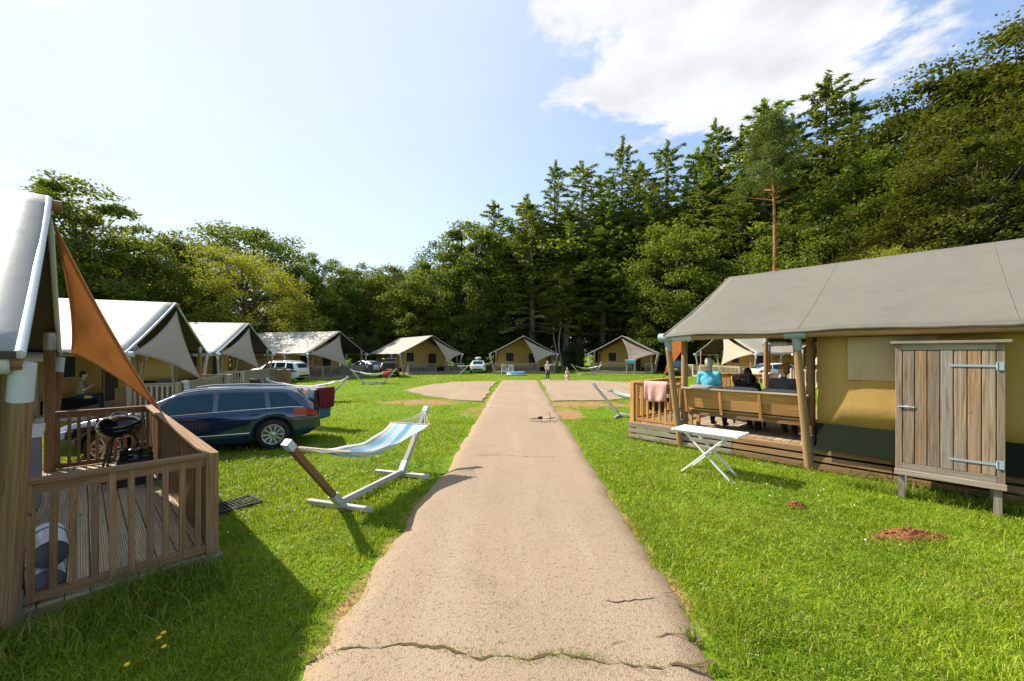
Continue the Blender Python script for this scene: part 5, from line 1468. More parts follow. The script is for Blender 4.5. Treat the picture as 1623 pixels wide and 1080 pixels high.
car_at(600, 41.6, R(150), 'white_car', 'white car behind the open-boot estate car', 'car_white', L=4.2, Hc=1.46, shape='hatch')
car_at(1069, 38.6, R(60), 'dark_car', 'dark blue car parked right of the far tent with the blue cool box', 'car_blue', L=4.5, Hc=1.6, shape='suv')
car_at(1192, 30.4, R(2), 'white_car', 'white car seen through the right veranda, right of the man in turquoise', 'car_white', L=4.2, Hc=1.46, shape='hatch')

# ------------------------------------------------------------------ barbecue, bin, counter, rolls on the near veranda
def barbecue(label, loc, rz):
    r = thing('barbecue', label, 'barbecue', loc, rz, 'kettle barbecues')
    b = MB(); b.lathe([(0.0, 0.58), (0.12, 0.59), (0.20, 0.63), (0.235, 0.70), (0.24, 0.74), (0.225, 0.745), (0.0, 0.745)], 28); b.build('bowl', M['black_gloss'], r)
    l = MB(); l.lathe([(0.245, 0.742), (0.25, 0.765), (0.235, 0.83), (0.17, 0.895), (0.08, 0.92), (0.0, 0.925)], 28); o = l.build('lid', M['black_gloss'], r)
    h = MB(); h.tube([(-0.10 + 0.02 * 0, 0, 0.90), (-0.07, 0, 0.955), (0.0, 0, 0.975), (0.07, 0, 0.955), (0.10, 0, 0.90)], 0.012, 8); h.build('handle', M['galv'], o)
    for k in range(3):
        a = 2 * math.pi * k / 3 + 0.5
        q = MB(); q.tube([(0.14 * math.cos(a), 0.14 * math.sin(a), 0.62), (0.34 * math.cos(a), 0.34 * math.sin(a), 0.02)], 0.014, 8); lg = q.build('leg', M['black_matt'], r)
        q = MB(); q.ball((0.34 * math.cos(a), 0.34 * math.sin(a), 0.03), 0.034, 10, 6); q.build('foot', M['rubber'], lg)
    hs = MB(); hs.tube([(0.10, -0.12, 0.60), (0.05, -0.24, 0.50), (0.12, -0.28, 0.32), (0.26, -0.22, 0.24), (0.42, -0.12, 0.30)], 0.012, 8); hs.build('gas_hose', M['red_hose'], r)
    return r
DZ = 0.15
p = at(190, 6.35); barbecue('black dome barbecue with lid on thin legs on the near veranda', (p.x, p.y, DZ), R(20)).scale = (1.14, 1.14, 1.06)
p = at(214, 6.05)
r = thing('gas_bottle_box', 'black square gas bottle cover beside the near barbecue', 'box', (p.x, p.y, DZ), TENTS['t0'][2]); r.scale = (1.2, 1.2, 1.05)
q = MB(); q.beam((0, 0, 0), (0, 0, 0.36), 0.33, 0.33, (1, 0, 0), 0.02); q.build('cover', M['black_matt'], r)
q = MB(); q.lathe([(0.17, 0.36), (0.18, 0.39), (0.165, 0.40), (0.165, 0.49), (0.175, 0.50), (0.0, 0.50)], 20); q.build('lid', M['black_gloss'], r)
p = tent_pt('t0', -0.25, 0.55)
r = thing('side_counter', 'narrow mauve counter with white top beside the near pole', 'counter', (p.x, p.y, DZ), TENTS['t0'][2])
q = MB(); q.box((0, 0, 0.47), (0.30, 0.62, 0.92)); q.build('body', M['mauve'], r)
q = MB(); q.beam((0, -0.34, 0.96), (0, 0.34, 0.96), 0.36, 0.10, (0, 0, 1), 0.01); q.build('top', M['white'], r)
for k in range(2):
    p = tent_pt('t0', 0.06 + 0.02 * k, -2.36 + 0.03 * k)
    r = thing('rolled_mat', ('rolled white mat lying on the near veranda boards', 'rolled white mat lying on top of another roll on the near veranda')[k], 'rolled mat', (p.x, p.y, DZ + 0.115 + 0.215 * k), TENTS['t0'][2] + R(94), 'rolled mats')
    q = MB(); q.tube([(-0.28, 0, 0), (0.28, 0, 0)], 0.108, 22, False); q.build('cover', M['roll_white'], r)
    q = MB()
    for k2 in range(4): q.tube([(0.285 - 0.002 * k2, math.cos(a) * (0.10 - 0.022 * k2), math.sin(a) * (0.10 - 0.022 * k2)) for a in np.linspace(0, 6.2, 24)], 0.010, 6)
    q.lathe([(0.0, 0.275), (0.105, 0.275), (0.105, 0.262)], 22, axis='x'); q.build('roll_end', M['roll_grey'], r)
    q = MB(); q.lathe([(0.105, -0.262), (0.105, -0.275), (0.0, -0.275)], 22, axis='x'); q.build('roll_end', M['roll_grey'], r)
    q = MB(); q.tube([(0.12, 0.111 * math.cos(a), 0.111 * math.sin(a)) for a in np.linspace(0, 2 * math.pi, 25)], 0.006, 5); q.build('strap', M['roll_grey'], r)
# lantern strapped on the near pole
p = tent_pt('t0', -0.06, -2.62)
r = thing('pole_lantern', 'small blue-green lantern strapped to the near tent pole', 'lantern', (p.x + 0.085, p.y - 0.075, 1.66), 0)
q = MB(); q.lathe([(0.0, -0.05), (0.035, -0.05), (0.055, -0.02), (0.055, 0.06), (0.04, 0.085), (0.0, 0.085)], 16); q.build('body', M['teal'], r)
q = MB(); q.lathe([(0.030, 0.085), (0.034, 0.12), (0.0, 0.13)], 14); q.build('cap', M['galv'], r)
q = MB(); q.lathe([(0.0, -0.10), (0.028, -0.10), (0.032, -0.05)], 14); q.build('lens', M['pale_cloth'], r)
# metal foot grate on the lawn
c = (g(362, 806) + g(392, 806)) / 2
r = thing('foot_grate', 'dark metal foot grate lying on the grass by the near veranda corner', 'grate', (c.x - 0.12, c.y + 0.05, 0.025), TENTS['t0'][2] + R(8))
q = MB()
for k in range(13): q.beam((-0.28 + 0.0467 * k, -0.19, 0), (-0.28 + 0.0467 * k, 0.19, 0), 0.012, 0.03)
q.build('bars', M['black_matt'], r)
q = MB()
for s in (-1, 1): q.beam((-0.30, s * 0.2, 0), (0.30, s * 0.2, 0), 0.02, 0.036); q.beam((s * 0.30, -0.19, 0), (s * 0.30, 0.19, 0), 0.02, 0.036)
q.build('frame', M['black_matt'], r)

# ------------------------------------------------------------------ cloth hung over rails and racks
def hung_cloth(name, label, cat, p0, p1, z, drop_a, drop_b, matk, thick=0.05, group=None):
    """cloth folded over a rail running p0->p1 at height z"""
    p0 = Vector(p0); p1 = Vector(p1); d = (p1 - p0); L = d.length; d.normalize(); nn = Vector((d.y, -d.x, 0))
    r = thing(name, label, cat, (p0.x, p0.y, 0), 0, group); rows = []
    prof = [(-thick - 0.01, -drop_b)] + [(-thick - 0.01, -drop_b * (1 - k / 6)) for k in range(1, 6)] + [(-thick * .8, 0.0), (0, 0.012), (thick * .8, 0.0)] + [(thick + 0.01, -drop_a * k / 8) for k in range(1, 9)]
    for i in range(25):
        t = i / 24; row = []
        for k, (o, dz_) in enumerate(prof):
            f = abs(dz_) / max(drop_a, drop_b); wv = 0.028 * math.sin(t * 17 + 1.3 * math.sin(t * 5) + k * .1) * f
            row.append(d * (L * (0.5 + (t - .5) * (1 - 0.10 * f))) + nn * (o + (wv + 0.02 * f) * (1 if o > 0 else -1)) + Vector((0, 0, z + dz_ + 0.02 * math.sin(t * 6 + 2) * f)))
        rows.append(row)
    q = MB(); q.grid(rows); solid(q.build('cloth', M[matk], r), 0.008)
    return r
hung_cloth('pink_towel', 'pink towel hung over the right veranda railing', 'towel', tent_pt('tr', 0.80, 3.29), tent_pt('tr', 0.22, 3.29), 0.45 + 0.995, 0.46, 0.30, 'pink', 0.06)
hung_cloth('dark_towel', 'dark patterned towel hanging inside the right veranda railing', 'towel', tent_pt('tr', 0.78, 3.12), tent_pt('tr', 0.30, 3.12), 1.05, 0.32, 0.1, 'navy_cloth', 0.03)
def drying_rack(label, loc, rz):
    r = thing('drying_rack', label, 'drying rack', loc, rz)
    q = MB()
    for s in (-1, 1):
        q.tube([(-0.95, s * 0.28, 1.12), (0.95, s * 0.28, 1.12)], 0.009, 6)
    for k in range(9): q.tube([(-0.95 + 1.9 * k / 8, -0.28, 1.12), (-0.95 + 1.9 * k / 8, 0.28, 1.12)], 0.006, 6)
    q.build('frame', M['white'], r)
    for s in (-1, 1):
        for k in (-1, 1):
            l = MB(); l.tube([(k * 0.45, s * 0.27, 1.12), (-k * 0.45, s * 0.27, 0.0)], 0.010, 6); l.build('leg', M['white'], r)
    return r
rc = at(478, 11.6); ang = R(-22)
drying_rack('white metal clothes drying rack loaded with washing behind the blue car', (rc.x, rc.y, 0), ang)
def rk(lx, ly): return Vector((rc.x + lx * math.cos(ang) - ly * math.sin(ang), rc.y + lx * math.sin(ang) + ly * math.cos(ang), 0))
hung_cloth('red_towel', 'dark red towel hanging on the end of the drying rack', 'towel', rk(0.95, -0.30), rk(0.95, 0.28), 1.155, 0.56, 0.4, 'maroon', 0.03)
hung_cloth('teal_towel', 'teal towel hanging below the dark red towel', 'towel', rk(0.84, -0.28), rk(0.84, 0.26), 1.13, 0.82, 0.4, 'teal', 0.02)
for k, (xx, mk, lb, dr) in enumerate(((0.62, 'white_cloth', 'white shirt on the drying rack next to the towels', 0.50), (0.34, 'rose_cloth', 'red and white cloth in the middle of the drying rack', 0.34), (0.08, 'white_cloth', 'white cloth in the middle of the drying rack', 0.5), (-0.30, 'pale_cloth', 'cream cloth on the left half of the drying rack', 0.42), (-0.66, 'white_cloth', 'white cloth at the left end of the drying rack', 0.45))):
    hung_cloth('hung_laundry', lb, 'laundry', rk(xx, -0.29), rk(xx, 0.27), 1.145, dr, dr * .8, mk, 0.05, 'washing on the rack')

# ------------------------------------------------------------------ people
def person(label, loc, rz, J, cl, vox=0.013, sc=1.0, face=(0, -1, 0), hair='short', group=None, sleeve=0.5, legs_bare=False):
    """J: joints in local metres; x = person's left(+)/right(-); faces -y by default"""
    r = thing('person', label, 'person', loc, rz, group)
    J = {k: Vector(v) * sc for k, v in J.items()}; s_ = sc
    f = Vector(face).normalized(); side = Vector((0, 0, 1)).cross(f).normalized(); up = f.cross(side).normalized()
    if up.z < 0: up = -up
    HM_ = Matrix((side, f, up)).transposed()
    hd = J['head']
    def lim(q, a, b, r0, r1, g_=0.0): q.cap(J[a], J[b], (r0 + g_) * s_, (r1 + g_) * s_)
    def torso(q, g_):
        q.cap(J['pelvis'] + Vector((-0.075, 0, 0)) * s_, J['pelvis'] + Vector((0.075, 0, 0)) * s_, (0.105 + g_) * s_, (0.105 + g_) * s_)
        q.cap(J['pelvis'], J['chest'], (0.125 + g_) * s_, (0.135 + g_) * s_)
        m = (J['shl'] + J['shr']) / 2
        q.cap(J['chest'].lerp(J['shl'], .35), J['pelvis'].lerp(J['hipl'], .4), (0.105 + g_) * s_, (0.095 + g_) * s_); q.cap(J['chest'].lerp(J['shr'], .35), J['pelvis'].lerp(J['hipr'], .4), (0.105 + g_) * s_, (0.095 + g_) * s_)
        q.cap(J['shl'], J['shr'], (0.062 + g_) * s_, (0.062 + g_) * s_); q.cap(m, J['chest'], (0.085 + g_) * s_, (0.12 + g_) * s_)
    b = MB(); torso(b, -0.012)
    b.cap((J['shl'] + J['shr']) / 2, hd - up * 0.09 * s_, 0.058 * s_, 0.052 * s_)
    b.ball(hd, (0.074 * s_, 0.094 * s_, 0.112 * s_), 18, 12, HM_)
    b.ball(hd + f * 0.035 * s_ - up * 0.055 * s_, (0.052 * s_, 0.058 * s_, 0.055 * s_), 14, 8, HM_)
    b.cap(hd + f * 0.088 * s_ + up * 0.012 * s_, hd + f * 0.110 * s_ - up * 0.022 * s_, 0.011 * s_, 0.016 * s_, 8)
    for k in (-1, 1):
        b.ball(hd + side * k * 0.076 * s_ - up * 0.004 * s_ - f * 0.01 * s_, (0.014 * s_, 0.022 * s_, 0.032 * s_), 10, 6, HM_)
    for L in 'lr':
        lim(b, 'sh' + L, 'el' + L, 0.046, 0.040); lim(b, 'el' + L, 'wr' + L, 0.039, 0.027)
        w_, e_ = J['wr' + L], J['el' + L]; d = (w_ - e_).normalized(); sx = d.cross(Vector((0, 0, 1)));
        if sx.length < 0.1: sx = d.cross(Vector((1, 0, 0)))
        sx.normalize(); dn = d.cross(sx).normalized();
        if dn.z > 0: dn = -dn
        pc = w_ + d * 0.055 * s_
        b.cap(w_, pc, 0.026 * s_, 0.034 * s_)
        for i, ln in enumerate((0.072, 0.082, 0.076, 0.060)):
            k0 = pc + d * 0.028 * s_ + sx * (i - 1.5) * 0.021 * s_; k1 = k0 + (d * 0.75 + dn * 0.35) * ln * 0.5 * s_; k2 = k1 + (d * 0.45 + dn * 0.75) * ln * 0.5 * s_
            b.cap(k0, k1, 0.0095 * s_, 0.009 * s_, 8); b.cap(k1, k2, 0.009 * s_, 0.0075 * s_, 8)
        th = w_ + d * 0.03 * s_ - sx * 0.03 * s_; b.cap(th, th + (d * 0.6 - sx * 0.5 + dn * 0.4) * 0.055 * s_, 0.012 * s_, 0.009 * s_, 8)
        lim(b, 'hip' + L, 'kn' + L, 0.080, 0.055); lim(b, 'kn' + L, 'an' + L, 0.054, 0.036); b.cap(J['an' + L], J['to' + L], 0.036 * s_, 0.028 * s_)
    def fin(q, name_, mk, v):
        o = q.build(name_, M[mk], r); m = o.modifiers.new('remesh', 'REMESH'); m.mode = 'VOXEL'; m.voxel_size = v * s_; m.use_smooth_shade = True
        sm = o.modifiers.new('smooth', 'SMOOTH'); sm.iterations = 4; sm.factor = 0.5
        return o
    fin(b, 'body', 'skin', vox)
    q = MB(); torso(q, 0.010)
    for L in 'lr':
        e = J['sh' + L].lerp(J['el' + L], min(1, sleeve * 1.0)); q.cap(J['sh' + L], e, 0.066 * s_, 0.058 * s_)
        if sleeve > 1: q.cap(J['el' + L], J['el' + L].lerp(J['wr' + L], sleeve - 1), 0.054 * s_, 0.044 * s_)
    q.cap((J['shl'] + J['shr']) / 2, (J['shl'] + J['shr']) / 2 + (hd - (J['shl'] + J['shr']) / 2) * 0.22, 0.075 * s_, 0.066 * s_)
    fin(q, 'shirt', cl['shirt'], vox * 1.1)
    q = MB(); q.cap(J['pelvis'] + Vector((-0.07, 0, -0.01)) * s_, J['pelvis'] + Vector((0.07, 0, -0.01)) * s_, 0.128 * s_, 0.128 * s_)
    for L in 'lr':
        q.cap(J['pelvis'].lerp(J['hip' + L], .6), J['kn' + L], 0.100 * s_, 0.070 * s_)
        if not legs_bare: q.cap(J['kn' + L], J['kn' + L].lerp(J['an' + L], .93), 0.070 * s_, 0.054 * s_)
    fin(q, 'trousers', cl['legs'], vox * 1.1)
    for L in 'lr':
        q = MB(); q.cap(J['an' + L].lerp(J['to' + L], .0) - Vector((0, 0, .02)) * s_, J['to' + L], 0.046 * s_, 0.038 * s_); fin(q, 'shoe', cl.get('shoes', 'black_matt'), vox)
    q = MB()
    q.ball(hd - f * 0.016 * s_ + up * 0.022 * s_, (0.084 * s_, 0.096 * s_, 0.108 * s_), 18, 12, HM_)
    if hair == 'bun': q.ball(hd - f * 0.075 * s_ + up * 0.095 * s_, 0.048 * s_, 12, 8); q.ball(hd - f * 0.05 * s_ - up * 0.05 * s_, (0.068 * s_, 0.06 * s_, 0.06 * s_), 12, 8, HM_)
    if hair == 'long': q.cap(hd - f * 0.05 * s_, hd - f * 0.075 * s_ - up * 0.22 * s_, 0.078 * s_, 0.055 * s_)
    if hair == 'short': q.ball(hd - f * 0.045 * s_ - up * 0.035 * s_, (0.072 * s_, 0.055 * s_, 0.065 * s_), 12, 8, HM_)
    fin(q, 'hair', cl['hair'], vox)
    for k in (-1, 1):
        e = MB(); e.ball(hd + f * 0.083 * s_ + side * k * 0.031 * s_ + up * 0.012 * s_, 0.0115 * s_, 8, 6); e.build('eye', M['dark'], r)
    e = MB(); e.cap(hd + f * 0.089 * s_ - side * 0.018 * s_ - up * 0.052 * s_, hd + f * 0.089 * s_ + side * 0.018 * s_ - up * 0.052 * s_, 0.006 * s_, 0.006 * s_, 8); e.build('mouth', M['rose_cloth'], r)
    return r
def sit(lean=0.06, seat=0.55, spread=0.10, hy=-0.10, armz=0.30, reach=0.28, h=0.0):
    z = seat
    return dict(pelvis=(0, 0, z + .09), chest=(0, lean * 0.7, z + .38 + h), shl=(.185, lean, z + .55 + h), shr=(-.185, lean, z + .55 + h), head=(0, lean + hy * 0.4, z + .80 + h),
                ell=(.25, lean - .06, z + .28), elr=(-.25, lean - .06, z + .28), wrl=(.15, lean - reach, z + armz), wrr=(-.15, lean - reach, z + armz),
                hipl=(.095, -.02, z + .07), hipr=(-.095, -.02, z + .07), knl=(spread, -.45, z + .05), knr=(-spread, -.45, z + .05), anl=(spread, -.46, .09), anr=(-spread, -.46, .09), tol=(spread, -.62, .045), tor=(-spread, -.62, .045))
TA = TENTS['tr'][2]
def on_bench(X, Y): p = tent_pt('tr', X, Y); return (p.x, p.y, 0.45)
person('grey-haired man in a turquoise shirt sitting with his back turned on the bench', on_bench(-0.62, 3.02), TA, sit(0.10, 0.56, 0.13, -0.05, 0.22, 0.30, 0.10), dict(shirt='turquoise', legs='navy_cloth', hair='hair_grey'), 0.011, 1.0)
person('black-haired person in black sitting mid bench with their back turned', on_bench(-1.34, 2.98), TA, sit(0.02, 0.56, 0.09, -0.10, 0.20, 0.28, -0.06), dict(shirt='black_cloth', legs='black_cloth', hair='hair_black'), 0.011, 0.96, hair='long', face=(0.45, -0.9, -0.15), sleeve=1.5)
person('woman with tied-up brown hair and dark grey shirt in profile at the bench end', on_bench(-1.98, 2.96), TA, sit(0.02, 0.56, 0.09, -0.10, 0.30, 0.30, 0.02), dict(shirt='charcoal', legs='navy_cloth', hair='hair_brown'), 0.011, 0.98, hair='bun', face=(0.93, -0.28, -0.05))
p = tent_pt('t1', -1.75, -2.35)
person('dark-haired person in a khaki top sitting in the shade of the second tent', (p.x, p.y, 0.15), TENTS['t1'][2] + R(110), sit(0.0, 0.46, 0.12, -0.1, 0.42, 0.22), dict(shirt='khaki_cloth', legs='navy_cloth', hair='hair_black'), 0.014, 1.0, sleeve=0.6)
st = dict(pelvis=(0, 0, .92), chest=(0, 0, 1.20), shl=(.175, 0, 1.38), shr=(-.175, 0, 1.38), head=(0, -.01, 1.62), ell=(.42, -.05, 1.36), elr=(-.25, .02, 1.12), wrl=(.62, -.16, 1.40), wrr=(-.24, -.14, .93), hipl=(.095, 0, .88), hipr=(-.095, 0, .88), knl=(.11, -.03, .48), knr=(-.10, -.02, .48), anl=(.12, .02, .08), anr=(-.11, .02, .08), tol=(.13, -.15, .04), tor=(-.12, -.15, .04))
p = g(868, 603); person('blonde girl in a pale top and dark trousers standing at the end of the road', tuple(p), R(20), st, dict(shirt='pale_cloth', legs='navy_cloth', hair='hair_blonde', shoes='white'), 0.016, 0.90, hair='long', face=(0.2, -1, 0))
cr = dict(pelvis=(0, 0, .36), chest=(0, -.08, .66), shl=(.17, -.10, .84), shr=(-.17, -.10, .84), head=(0, -.12, 1.10), ell=(.22, -.26, .66), elr=(-.22, -.26, .66), wrl=(.10, -.44, .52), wrr=(-.10, -.44, .52), hipl=(.10, 0, .34), hipr=(-.10, 0, .34), knl=(.15, -.34, .48), knr=(-.15, -.34, .48), anl=(.14, -.10, .08), anr=(-.14, -.10, .08), tol=(.15, -.26, .04), tor=(-.15, -.26, .04))
p = g(897.5, 603); person('small child in pink crouching at the end of the road', tuple(p), R(40), cr, dict(shirt='rose_cloth', legs='pale_cloth', hair='hair_blonde', shoes='white'), 0.016, 0.85, hair='short')

# ------------------------------------------------------------------ things on the right veranda
p = tent_pt('tr', -1.05, 2.2); barbecue('black dome barbecue between the two people on the right veranda', (p.x, p.y, 0.45 + 0.30), R(70))
r = thing('barbecue_stand', 'low dark stand under the right veranda barbecue', 'stand', (p.x, p.y, 0.45), TA)
q = MB(); q.beam((-0.36, 0, 0.275), (0.36, 0, 0.275), 0.74, 0.03); q.build('shelf', M['black_matt'], r)
for sx in (-1, 1):
    for sy in (-1, 1):
        q = MB(); q.beam((sx * .32, sy * .32, 0), (sx * .32, sy * .32, 0.26), 0.04, 0.04, (1, 0, 0)); q.build('leg', M['black_matt'], r)
def garden_chair(label, loc, rz, matk='white', group=None, recline=0.25):
    r = thing('garden_chair', label, 'chair', loc, rz, group)
    for k in range(7):
        q = MB(); xx = -0.21 + 0.07 * k; q.beam((xx, 0.22, 0.44), (xx, 0.22 + recline, 0.98), 0.045, 0.014, (1, 0, 0)); q.build('back_slat', M[matk], r)
    for k in range(6):
        q = MB(); q.beam((-0.24, -0.22 + 0.08 * k, 0.43), (0.24, -0.22 + 0.08 * k, 0.43), 0.06, 0.016); q.build('seat_slat', M[matk], r)
    q = MB(); q.tube([(-0.25, 0.23, 0.45), (-0.25, 0.22 + recline, 0.98), (-0.2, 0.225 + recline, 1.02), (0.2, 0.225 + recline, 1.02), (0.25, 0.22 + recline, 0.98), (0.25, 0.23, 0.45)], 0.016, 8); q.build('back_frame', M[matk], r)
    for s in (-1, 1):
        q = MB(); q.beam((s * 0.27, -0.26, 0.65), (s * 0.27, 0.30, 0.67), 0.05, 0.025); q.build('armrest', M[matk], r)
        for yy in (-0.24, 0.24):
            q = MB(); q.tube([(s * 0.26, yy, 0.65 if yy < 0 else 0.66), (s * 0.26, yy * 1.1, 0.0)], 0.015, 8); q.build('leg', M[matk], r)
    return r
p = tent_pt('tr', -1.75, 1.3); garden_chair('white slatted garden chair on the right veranda beside the woman', (p.x, p.y, 0.45), TA + R(200))
p = tent_pt('tr', -1.55, 2.05)
folding_table('white table in front of the people on the right veranda', (p.x + .25, p.y + .25, 0.45), TA, 1.2, 0.7, 0.72)
r = thing('drink_bottle', 'dark red bottle standing on the white veranda table', 'bottle', (p.x + .28, p.y + .20, 0.45 + 0.72), 0)
q = MB(); q.lathe([(0.0, 0), (0.036, 0), (0.038, 0.02), (0.038, 0.16), (0.015, 0.22), (0.014, 0.28), (0.0, 0.28)], 16); q.build('glass', M['maroon'], r)
q = MB(); q.lathe([(0.016, 0.262), (0.016, 0.292), (0.0, 0.292)], 12); q.build('cap', M['dark'], r)
hung_cloth('white_sheet', 'pale pink sheet hung over the far railing behind the woman', 'sheet', tent_pt('tr', 0.05, -3.29), tent_pt('tr', -0.62, -3.29), 1.47, 0.55, 0.5, 'pale_cloth', 0.06)

# ------------------------------------------------------------------ things by the farther tents
def sofa(label, loc, rz):
    r = thing('lounge_sofa', label, 'sofa', loc, rz)
    q = MB(); q.beam((-0.9, 0, 0.2), (0.9, 0, 0.2), 0.75, 0.3); q.build('base', M['wood_brown'], r)
    q = MB(); pillow(q, Vector((0, 0, 0.43)), (0.88, 0.36, 0.09), 0); q.build('seat_pad', M['grey_cloth'], r)
    q = MB(); q.beam((-0.9, 0.36, 0.55), (0.9, 0.36, 0.55), 0.05, 0.5); q.build('backrest', M['wood_brown'], r)
    return r
p = tent_pt('t1', 0.1, -2.2); sofa('low lounge sofa on the veranda behind the dark blue car', (p.x, p.y, 0.15), TENTS['t1'][2] + R(180))
p = tent_pt('t1', 0.3, -1.9); r = thing('dark_cushion', 'dark brown cushion propped on the veranda sofa behind the blue car', 'cushion', (p.x, p.y, 0.15), TENTS['t1'][2] + R(80))
q = MB(); pillow(q, Vector((0, 0, 0.80)), (0.36, 0.10, 0.26), R(-12)); q.build('pad', M['charcoal'], r)
hung_cloth('patterned_towel', 'white and blue towel over the veranda rail behind the blue car windscreen', 'towel', tent_pt('t1', 1.12, -3.0), tent_pt('t1', 1.12, -2.4), 1.16, 0.4, 0.3, 'hammock_white', 0.07)
p = at(444, 24.6); r = thing('wooden_screen', 'brown wooden screen panel in front of the white car on the left', 'screen', tuple(p), R(-5))
for k in range(9):
    q = MB(); q.beam((-0.62 + 0.155 * k, 0, 0.05), (-0.62 + 0.155 * k, 0, 1.15), 0.14, 0.02, (0, 1, 0)); q.build('plank', M['wood_brown'], r)
for zz in (0.3, 0.95):
    q = MB(); q.beam((-0.7, 0.03, zz), (0.7, 0.03, zz), 0.03, 0.07); q.build('rail', M['wood_brown'], r)
for s in (-1, 1):
    q = MB(); q.beam((s * 0.66, 0.045, -0.05), (s * 0.66, 0.045, 1.18), 0.05, 0.05, (1, 0, 0)); q.build('post', M['wood_brown'], r)
p = at(432, 19.4); garden_chair('dark blue folding camp chair behind the drying rack', tuple(p), R(200), 'teal', None, 0.3)
p = at(418, 18.0); garden_chair('black folding camp chair behind the blue car roof', tuple(p), R(170), 'black_matt', None, 0.3)
for k, (u, lb) in enumerate(((799, 'left one of two pale reclining chairs before the central tent'), (809.5, 'right one of two pale reclining chairs before the central tent'))):
    garden_chair(lb, tuple(at(u, 41.6)), R(178 + 6 * k), 'white', 'reclining chairs before the central tent', 0.35)
p = at(818, 40.2); r = thing('paddling_pool', 'small blue and white paddling pool before the central tent', 'paddling pool', tuple(p), 0)
for k, (zz, mk) in enumerate(((0.10, 'white'), (0.26, 'bluefab'))):
    q = MB(); n_ = 28; rows = [[((0.85 + 0.10 * math.cos(b)) * math.cos(a), (0.60 + 0.10 * math.cos(b)) * math.sin(a), zz + 0.095 * math.sin(b)) for b in np.linspace(0, 2 * math.pi, 13)] for a in np.linspace(0, 2 * math.pi, n_ + 1)]
    q.grid(rows); q.build('ring', M[mk], r)
q = MB(); q.lathe([(0.0, 0.03), (0.72, 0.03)], 24); o = q.build('floor', M['bluefab'], r); o.scale = (1.1, 0.78, 1)
for k, (Y, lb) in enumerate(((-1.45, 'red chair on the left of the central tent veranda'), (0.85, 'red chair on the right of the central tent veranda'))):
    p = tent_pt('t5', 0.1, Y); garden_chair(lb, (p.x, p.y, 0.15), TENTS['t5'][2] + R(90 + 180), 'red_plastic', 'red chairs on the central veranda', 0.12)
p = tent_pt('t6', 1.32, 1.1); r = thing('cool_box', 'blue cool box on the railing of the far tent right of the road', 'cool box', (p.x, p.y, 0), TENTS['t6'][2])
q = MB(); q.beam((0, -0.55, 1.28), (0, 0.55, 1.28), 0.34, 0.34, (0, 0, 1), 0.03); q.build('body', M['bluefab'], r)
q = MB(); q.beam((0, -0.57, 1.48), (0, 0.57, 1.48), 0.36, 0.06, (0, 0, 1), 0.01); q.build('lid', M['white'], r)
for s in (-1, 1):
    q = MB(); q.beam((0, s * 0.4, -0.03), (0, s * 0.4, 1.11), 0.05, 0.05, (1, 0, 0)); q.build('stand_leg', M['white'], r)
p = at(612, 35.9); r = thing('red_bag', 'red bag standing at the open boot of the dark estate car', 'bag', tuple(p), R(15))
q = MB(); pillow(q, Vector((0, 0, 0.30)), (0.42, 0.30, 0.30), 0); q.build('bag', M['red_plastic'], r)
q = MB(); q.tube([(-0.2, 0, 0.56), (-0.1, 0, 0.70), (0.1, 0, 0.70), (0.2, 0, 0.56)], 0.015, 8); q.build('handle', M['dark'], r)

# ------------------------------------------------------------------ child's bicycle lying on the road
def bicycle():
    c = g(857, 668); root = thing('childs_bicycle', 'small white child\'s bicycle lying on the road', 'bicycle', (c.x, c.y, 0.045), R(12)); root.scale = (0.72, 0.72, 0.72)
    T = Matrix.Rotation(R(78), 4, 'X') @ Matrix.Translation((0, 0, -0.0))
    def put(mb, nm, mk, par=root):
        mb.v = [tuple((T @ Vector(p)) + Vector((0, 0, 0.06))) for p in mb.v]; return mb.build(nm, M[mk], par)
    for x in (-0.36, 0.36):
        q = MB(); q.tube([(x + 0.20 * math.cos(a), 0, 0.22 + 0.20 * math.sin(a)) for a in np.linspace(0, 2 * math.pi, 29)], 0.022, 8); w_ = put(q, 'wheel', 'grey_cloth')
        q = MB()
        for k in range(10): a = k * math.pi / 5; q.tube([(x, 0, 0.22), (x + 0.19 * math.cos(a), 0, 0.22 + 0.19 * math.sin(a))], 0.003, 4)
        q.tube([(x, -0.04, 0.22), (x, 0.04, 0.22)], 0.02, 8); put(q, 'spokes', 'galv', w_)
    q = MB()
    for a, b in (((-0.36, 0, .22), (-0.02, 0, .24)), ((-0.36, 0, .22), (-0.14, 0, .50)), ((-0.02, 0, .24), (-0.16, 0, .54)), ((-0.02, 0, .24), (0.24, 0, .52)), ((-0.13, 0, .44), (0.24, 0, .56))): q.tube([a, b], 0.016, 8)
    put(q, 'frame', 'white')
    q = MB(); q.tube([(0.36, 0, 0.22), (0.27, 0, 0.50), (0.22, 0, 0.68)], 0.016, 8); put(q, 'fork', 'teal')
    q = MB(); q.tube([(0.16, -0.24, 0.74), (0.22, -0.10, 0.69), (0.22, 0.10, 0.69), (0.16, 0.24, 0.74)], 0.013, 8); put(q, 'handlebar', 'black_matt')
    q = MB(); q.ball((-0.18, 0, 0.57), (0.12, 0.065, 0.035)); put(q, 'saddle', 'black_matt')
    q = MB(); q.tube([(-0.02, -0.10, 0.16), (-0.02, -0.05, 0.24), (-0.02, 0.05, 0.24), (-0.02, 0.10, 0.32)], 0.012, 8); put(q, 'pedals', 'red_plastic')
bicycle()

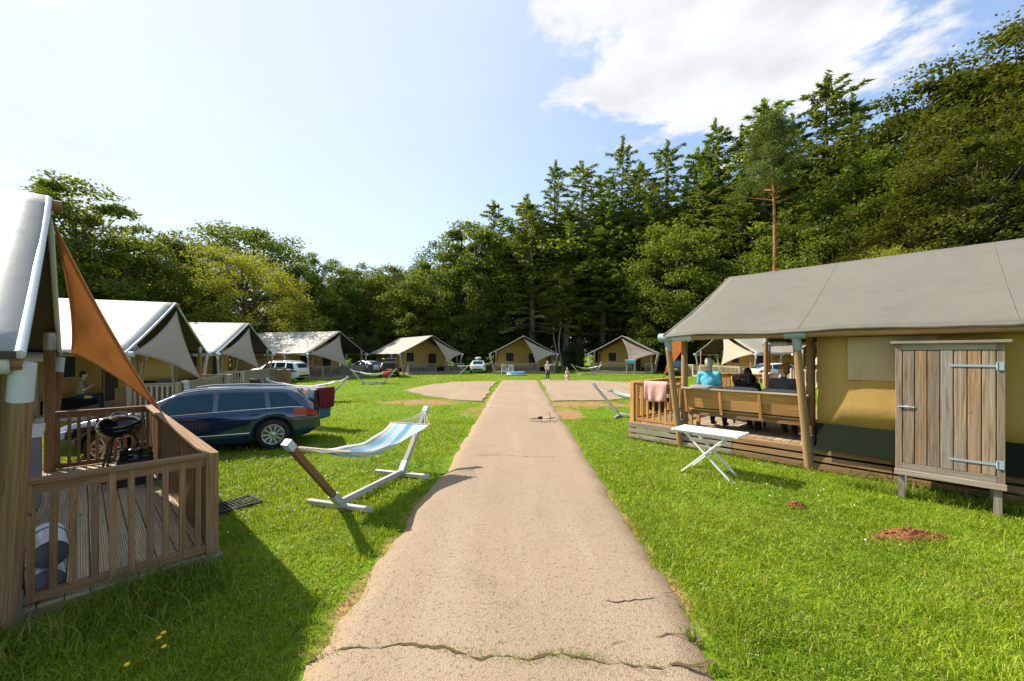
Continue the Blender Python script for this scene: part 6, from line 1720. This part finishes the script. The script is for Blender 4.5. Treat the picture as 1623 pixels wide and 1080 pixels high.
# ------------------------------------------------------------------ mole hills, flowers
def molehill(label, u, v, rx, ry, h, seed):
    c = g(u, v); rr2 = np.random.default_rng(seed)
    root = thing('molehill', label, 'molehill', tuple(c), 0, 'red soil molehills'); rows = []
    for i in range(17):
        t = i / 16
        rows.append([(rx * t * math.cos(a) * (0.35 + 1.2 * float(fbm(math.cos(a) * 2.6 + 3, math.sin(a) * 2.6 + 3, seed))), ry * t * math.sin(a) * (0.35 + 1.2 * float(fbm(math.cos(a) * 2.6 + 3, math.sin(a) * 2.6 + 3, seed))), h * (1 - t * t) * (0.2 + 1.5 * float(fbm(t * math.cos(a) * 7 + 9, t * math.sin(a) * 7 + 9, seed + 1))) - 0.02) for a in np.linspace(0, 2 * math.pi, 29)])
    q = MB(); q.grid(rows); q.build('soil_heap', M['soil'], root)
    q = MB()
    for k in range(160):
        a = rr2.random() * 6.28; t = rr2.random() ** .5 * 1.08; s = 0.004 + 0.010 * rr2.random()
        q.ball((rx * t * math.cos(a), ry * t * math.sin(a), max(0.01, h * (1 - t * t) * 0.8) + s * .3), (s, s * (0.7 + .5 * rr2.random()), s * .8), 6, 4)
    o = q.build('soil_clods', M['soil'], root); o['kind'] = 'stuff'
molehill('larger reddish soil molehill in the grass before the cabinet', 1440, 850, 0.40, 0.14, 0.09, 3)
molehill('smaller reddish soil molehill below the folding table', 1262, 802, 0.11, 0.08, 0.08, 5)
def dandelion(u, v, lb, h):
    c = g(u, v + 25); root = thing('dandelion', lb, 'flower', tuple(c), 0, 'yellow dandelions')
    q = MB(); q.tube([(0, 0, -.02), (0.008, 0.004, h * .6), (0.012, 0.0, h)], 0.0025, 5); q.build('stem', M['grass_long'], root)
    q = MB(); q.lathe([(0.0, h - .004), (0.012, h - 0.002), (0.017, h + .006), (0.010, h + .012), (0.0, h + .013)], 12); q.build('flower_head', M['flower_yellow'], root)
for u, v, lb, h in ((252, 1014, 'left one of the yellow dandelions below the near railing', .12), (259, 1008, 'topmost yellow dandelion below the near railing', .13), (260, 1024, 'lowest of the three yellow dandelions below the near railing', .10), (201, 1059, 'lone yellow dandelion near the lower left corner', .12)):
    dandelion(u, v, lb, h)
# tiny white clover and daisy heads scattered in the lawn: too many to count
rr3 = np.random.default_rng(17); n_ = 900
x = (rr3.random(n_) * 2 - 1) * 9; y = 2.2 + rr3.random(n_) * 11
k = keep_lawn(x, y, 5) & (fbm(x * .7, y * .7, 97) > 0.5); q = MB()
for a, b in zip(x[k], y[k]): q.ball((a, b, 0.05 + 0.03 * rr3.random()), 0.008 + 0.004 * rr3.random(), 5, 4)
o = q.build('clover_flowers', M['white'], None); tag(o, 'tiny white clover and daisy heads dotted over the lawn', 'flowers', kind='stuff')
print('objects', len(bpy.data.objects))
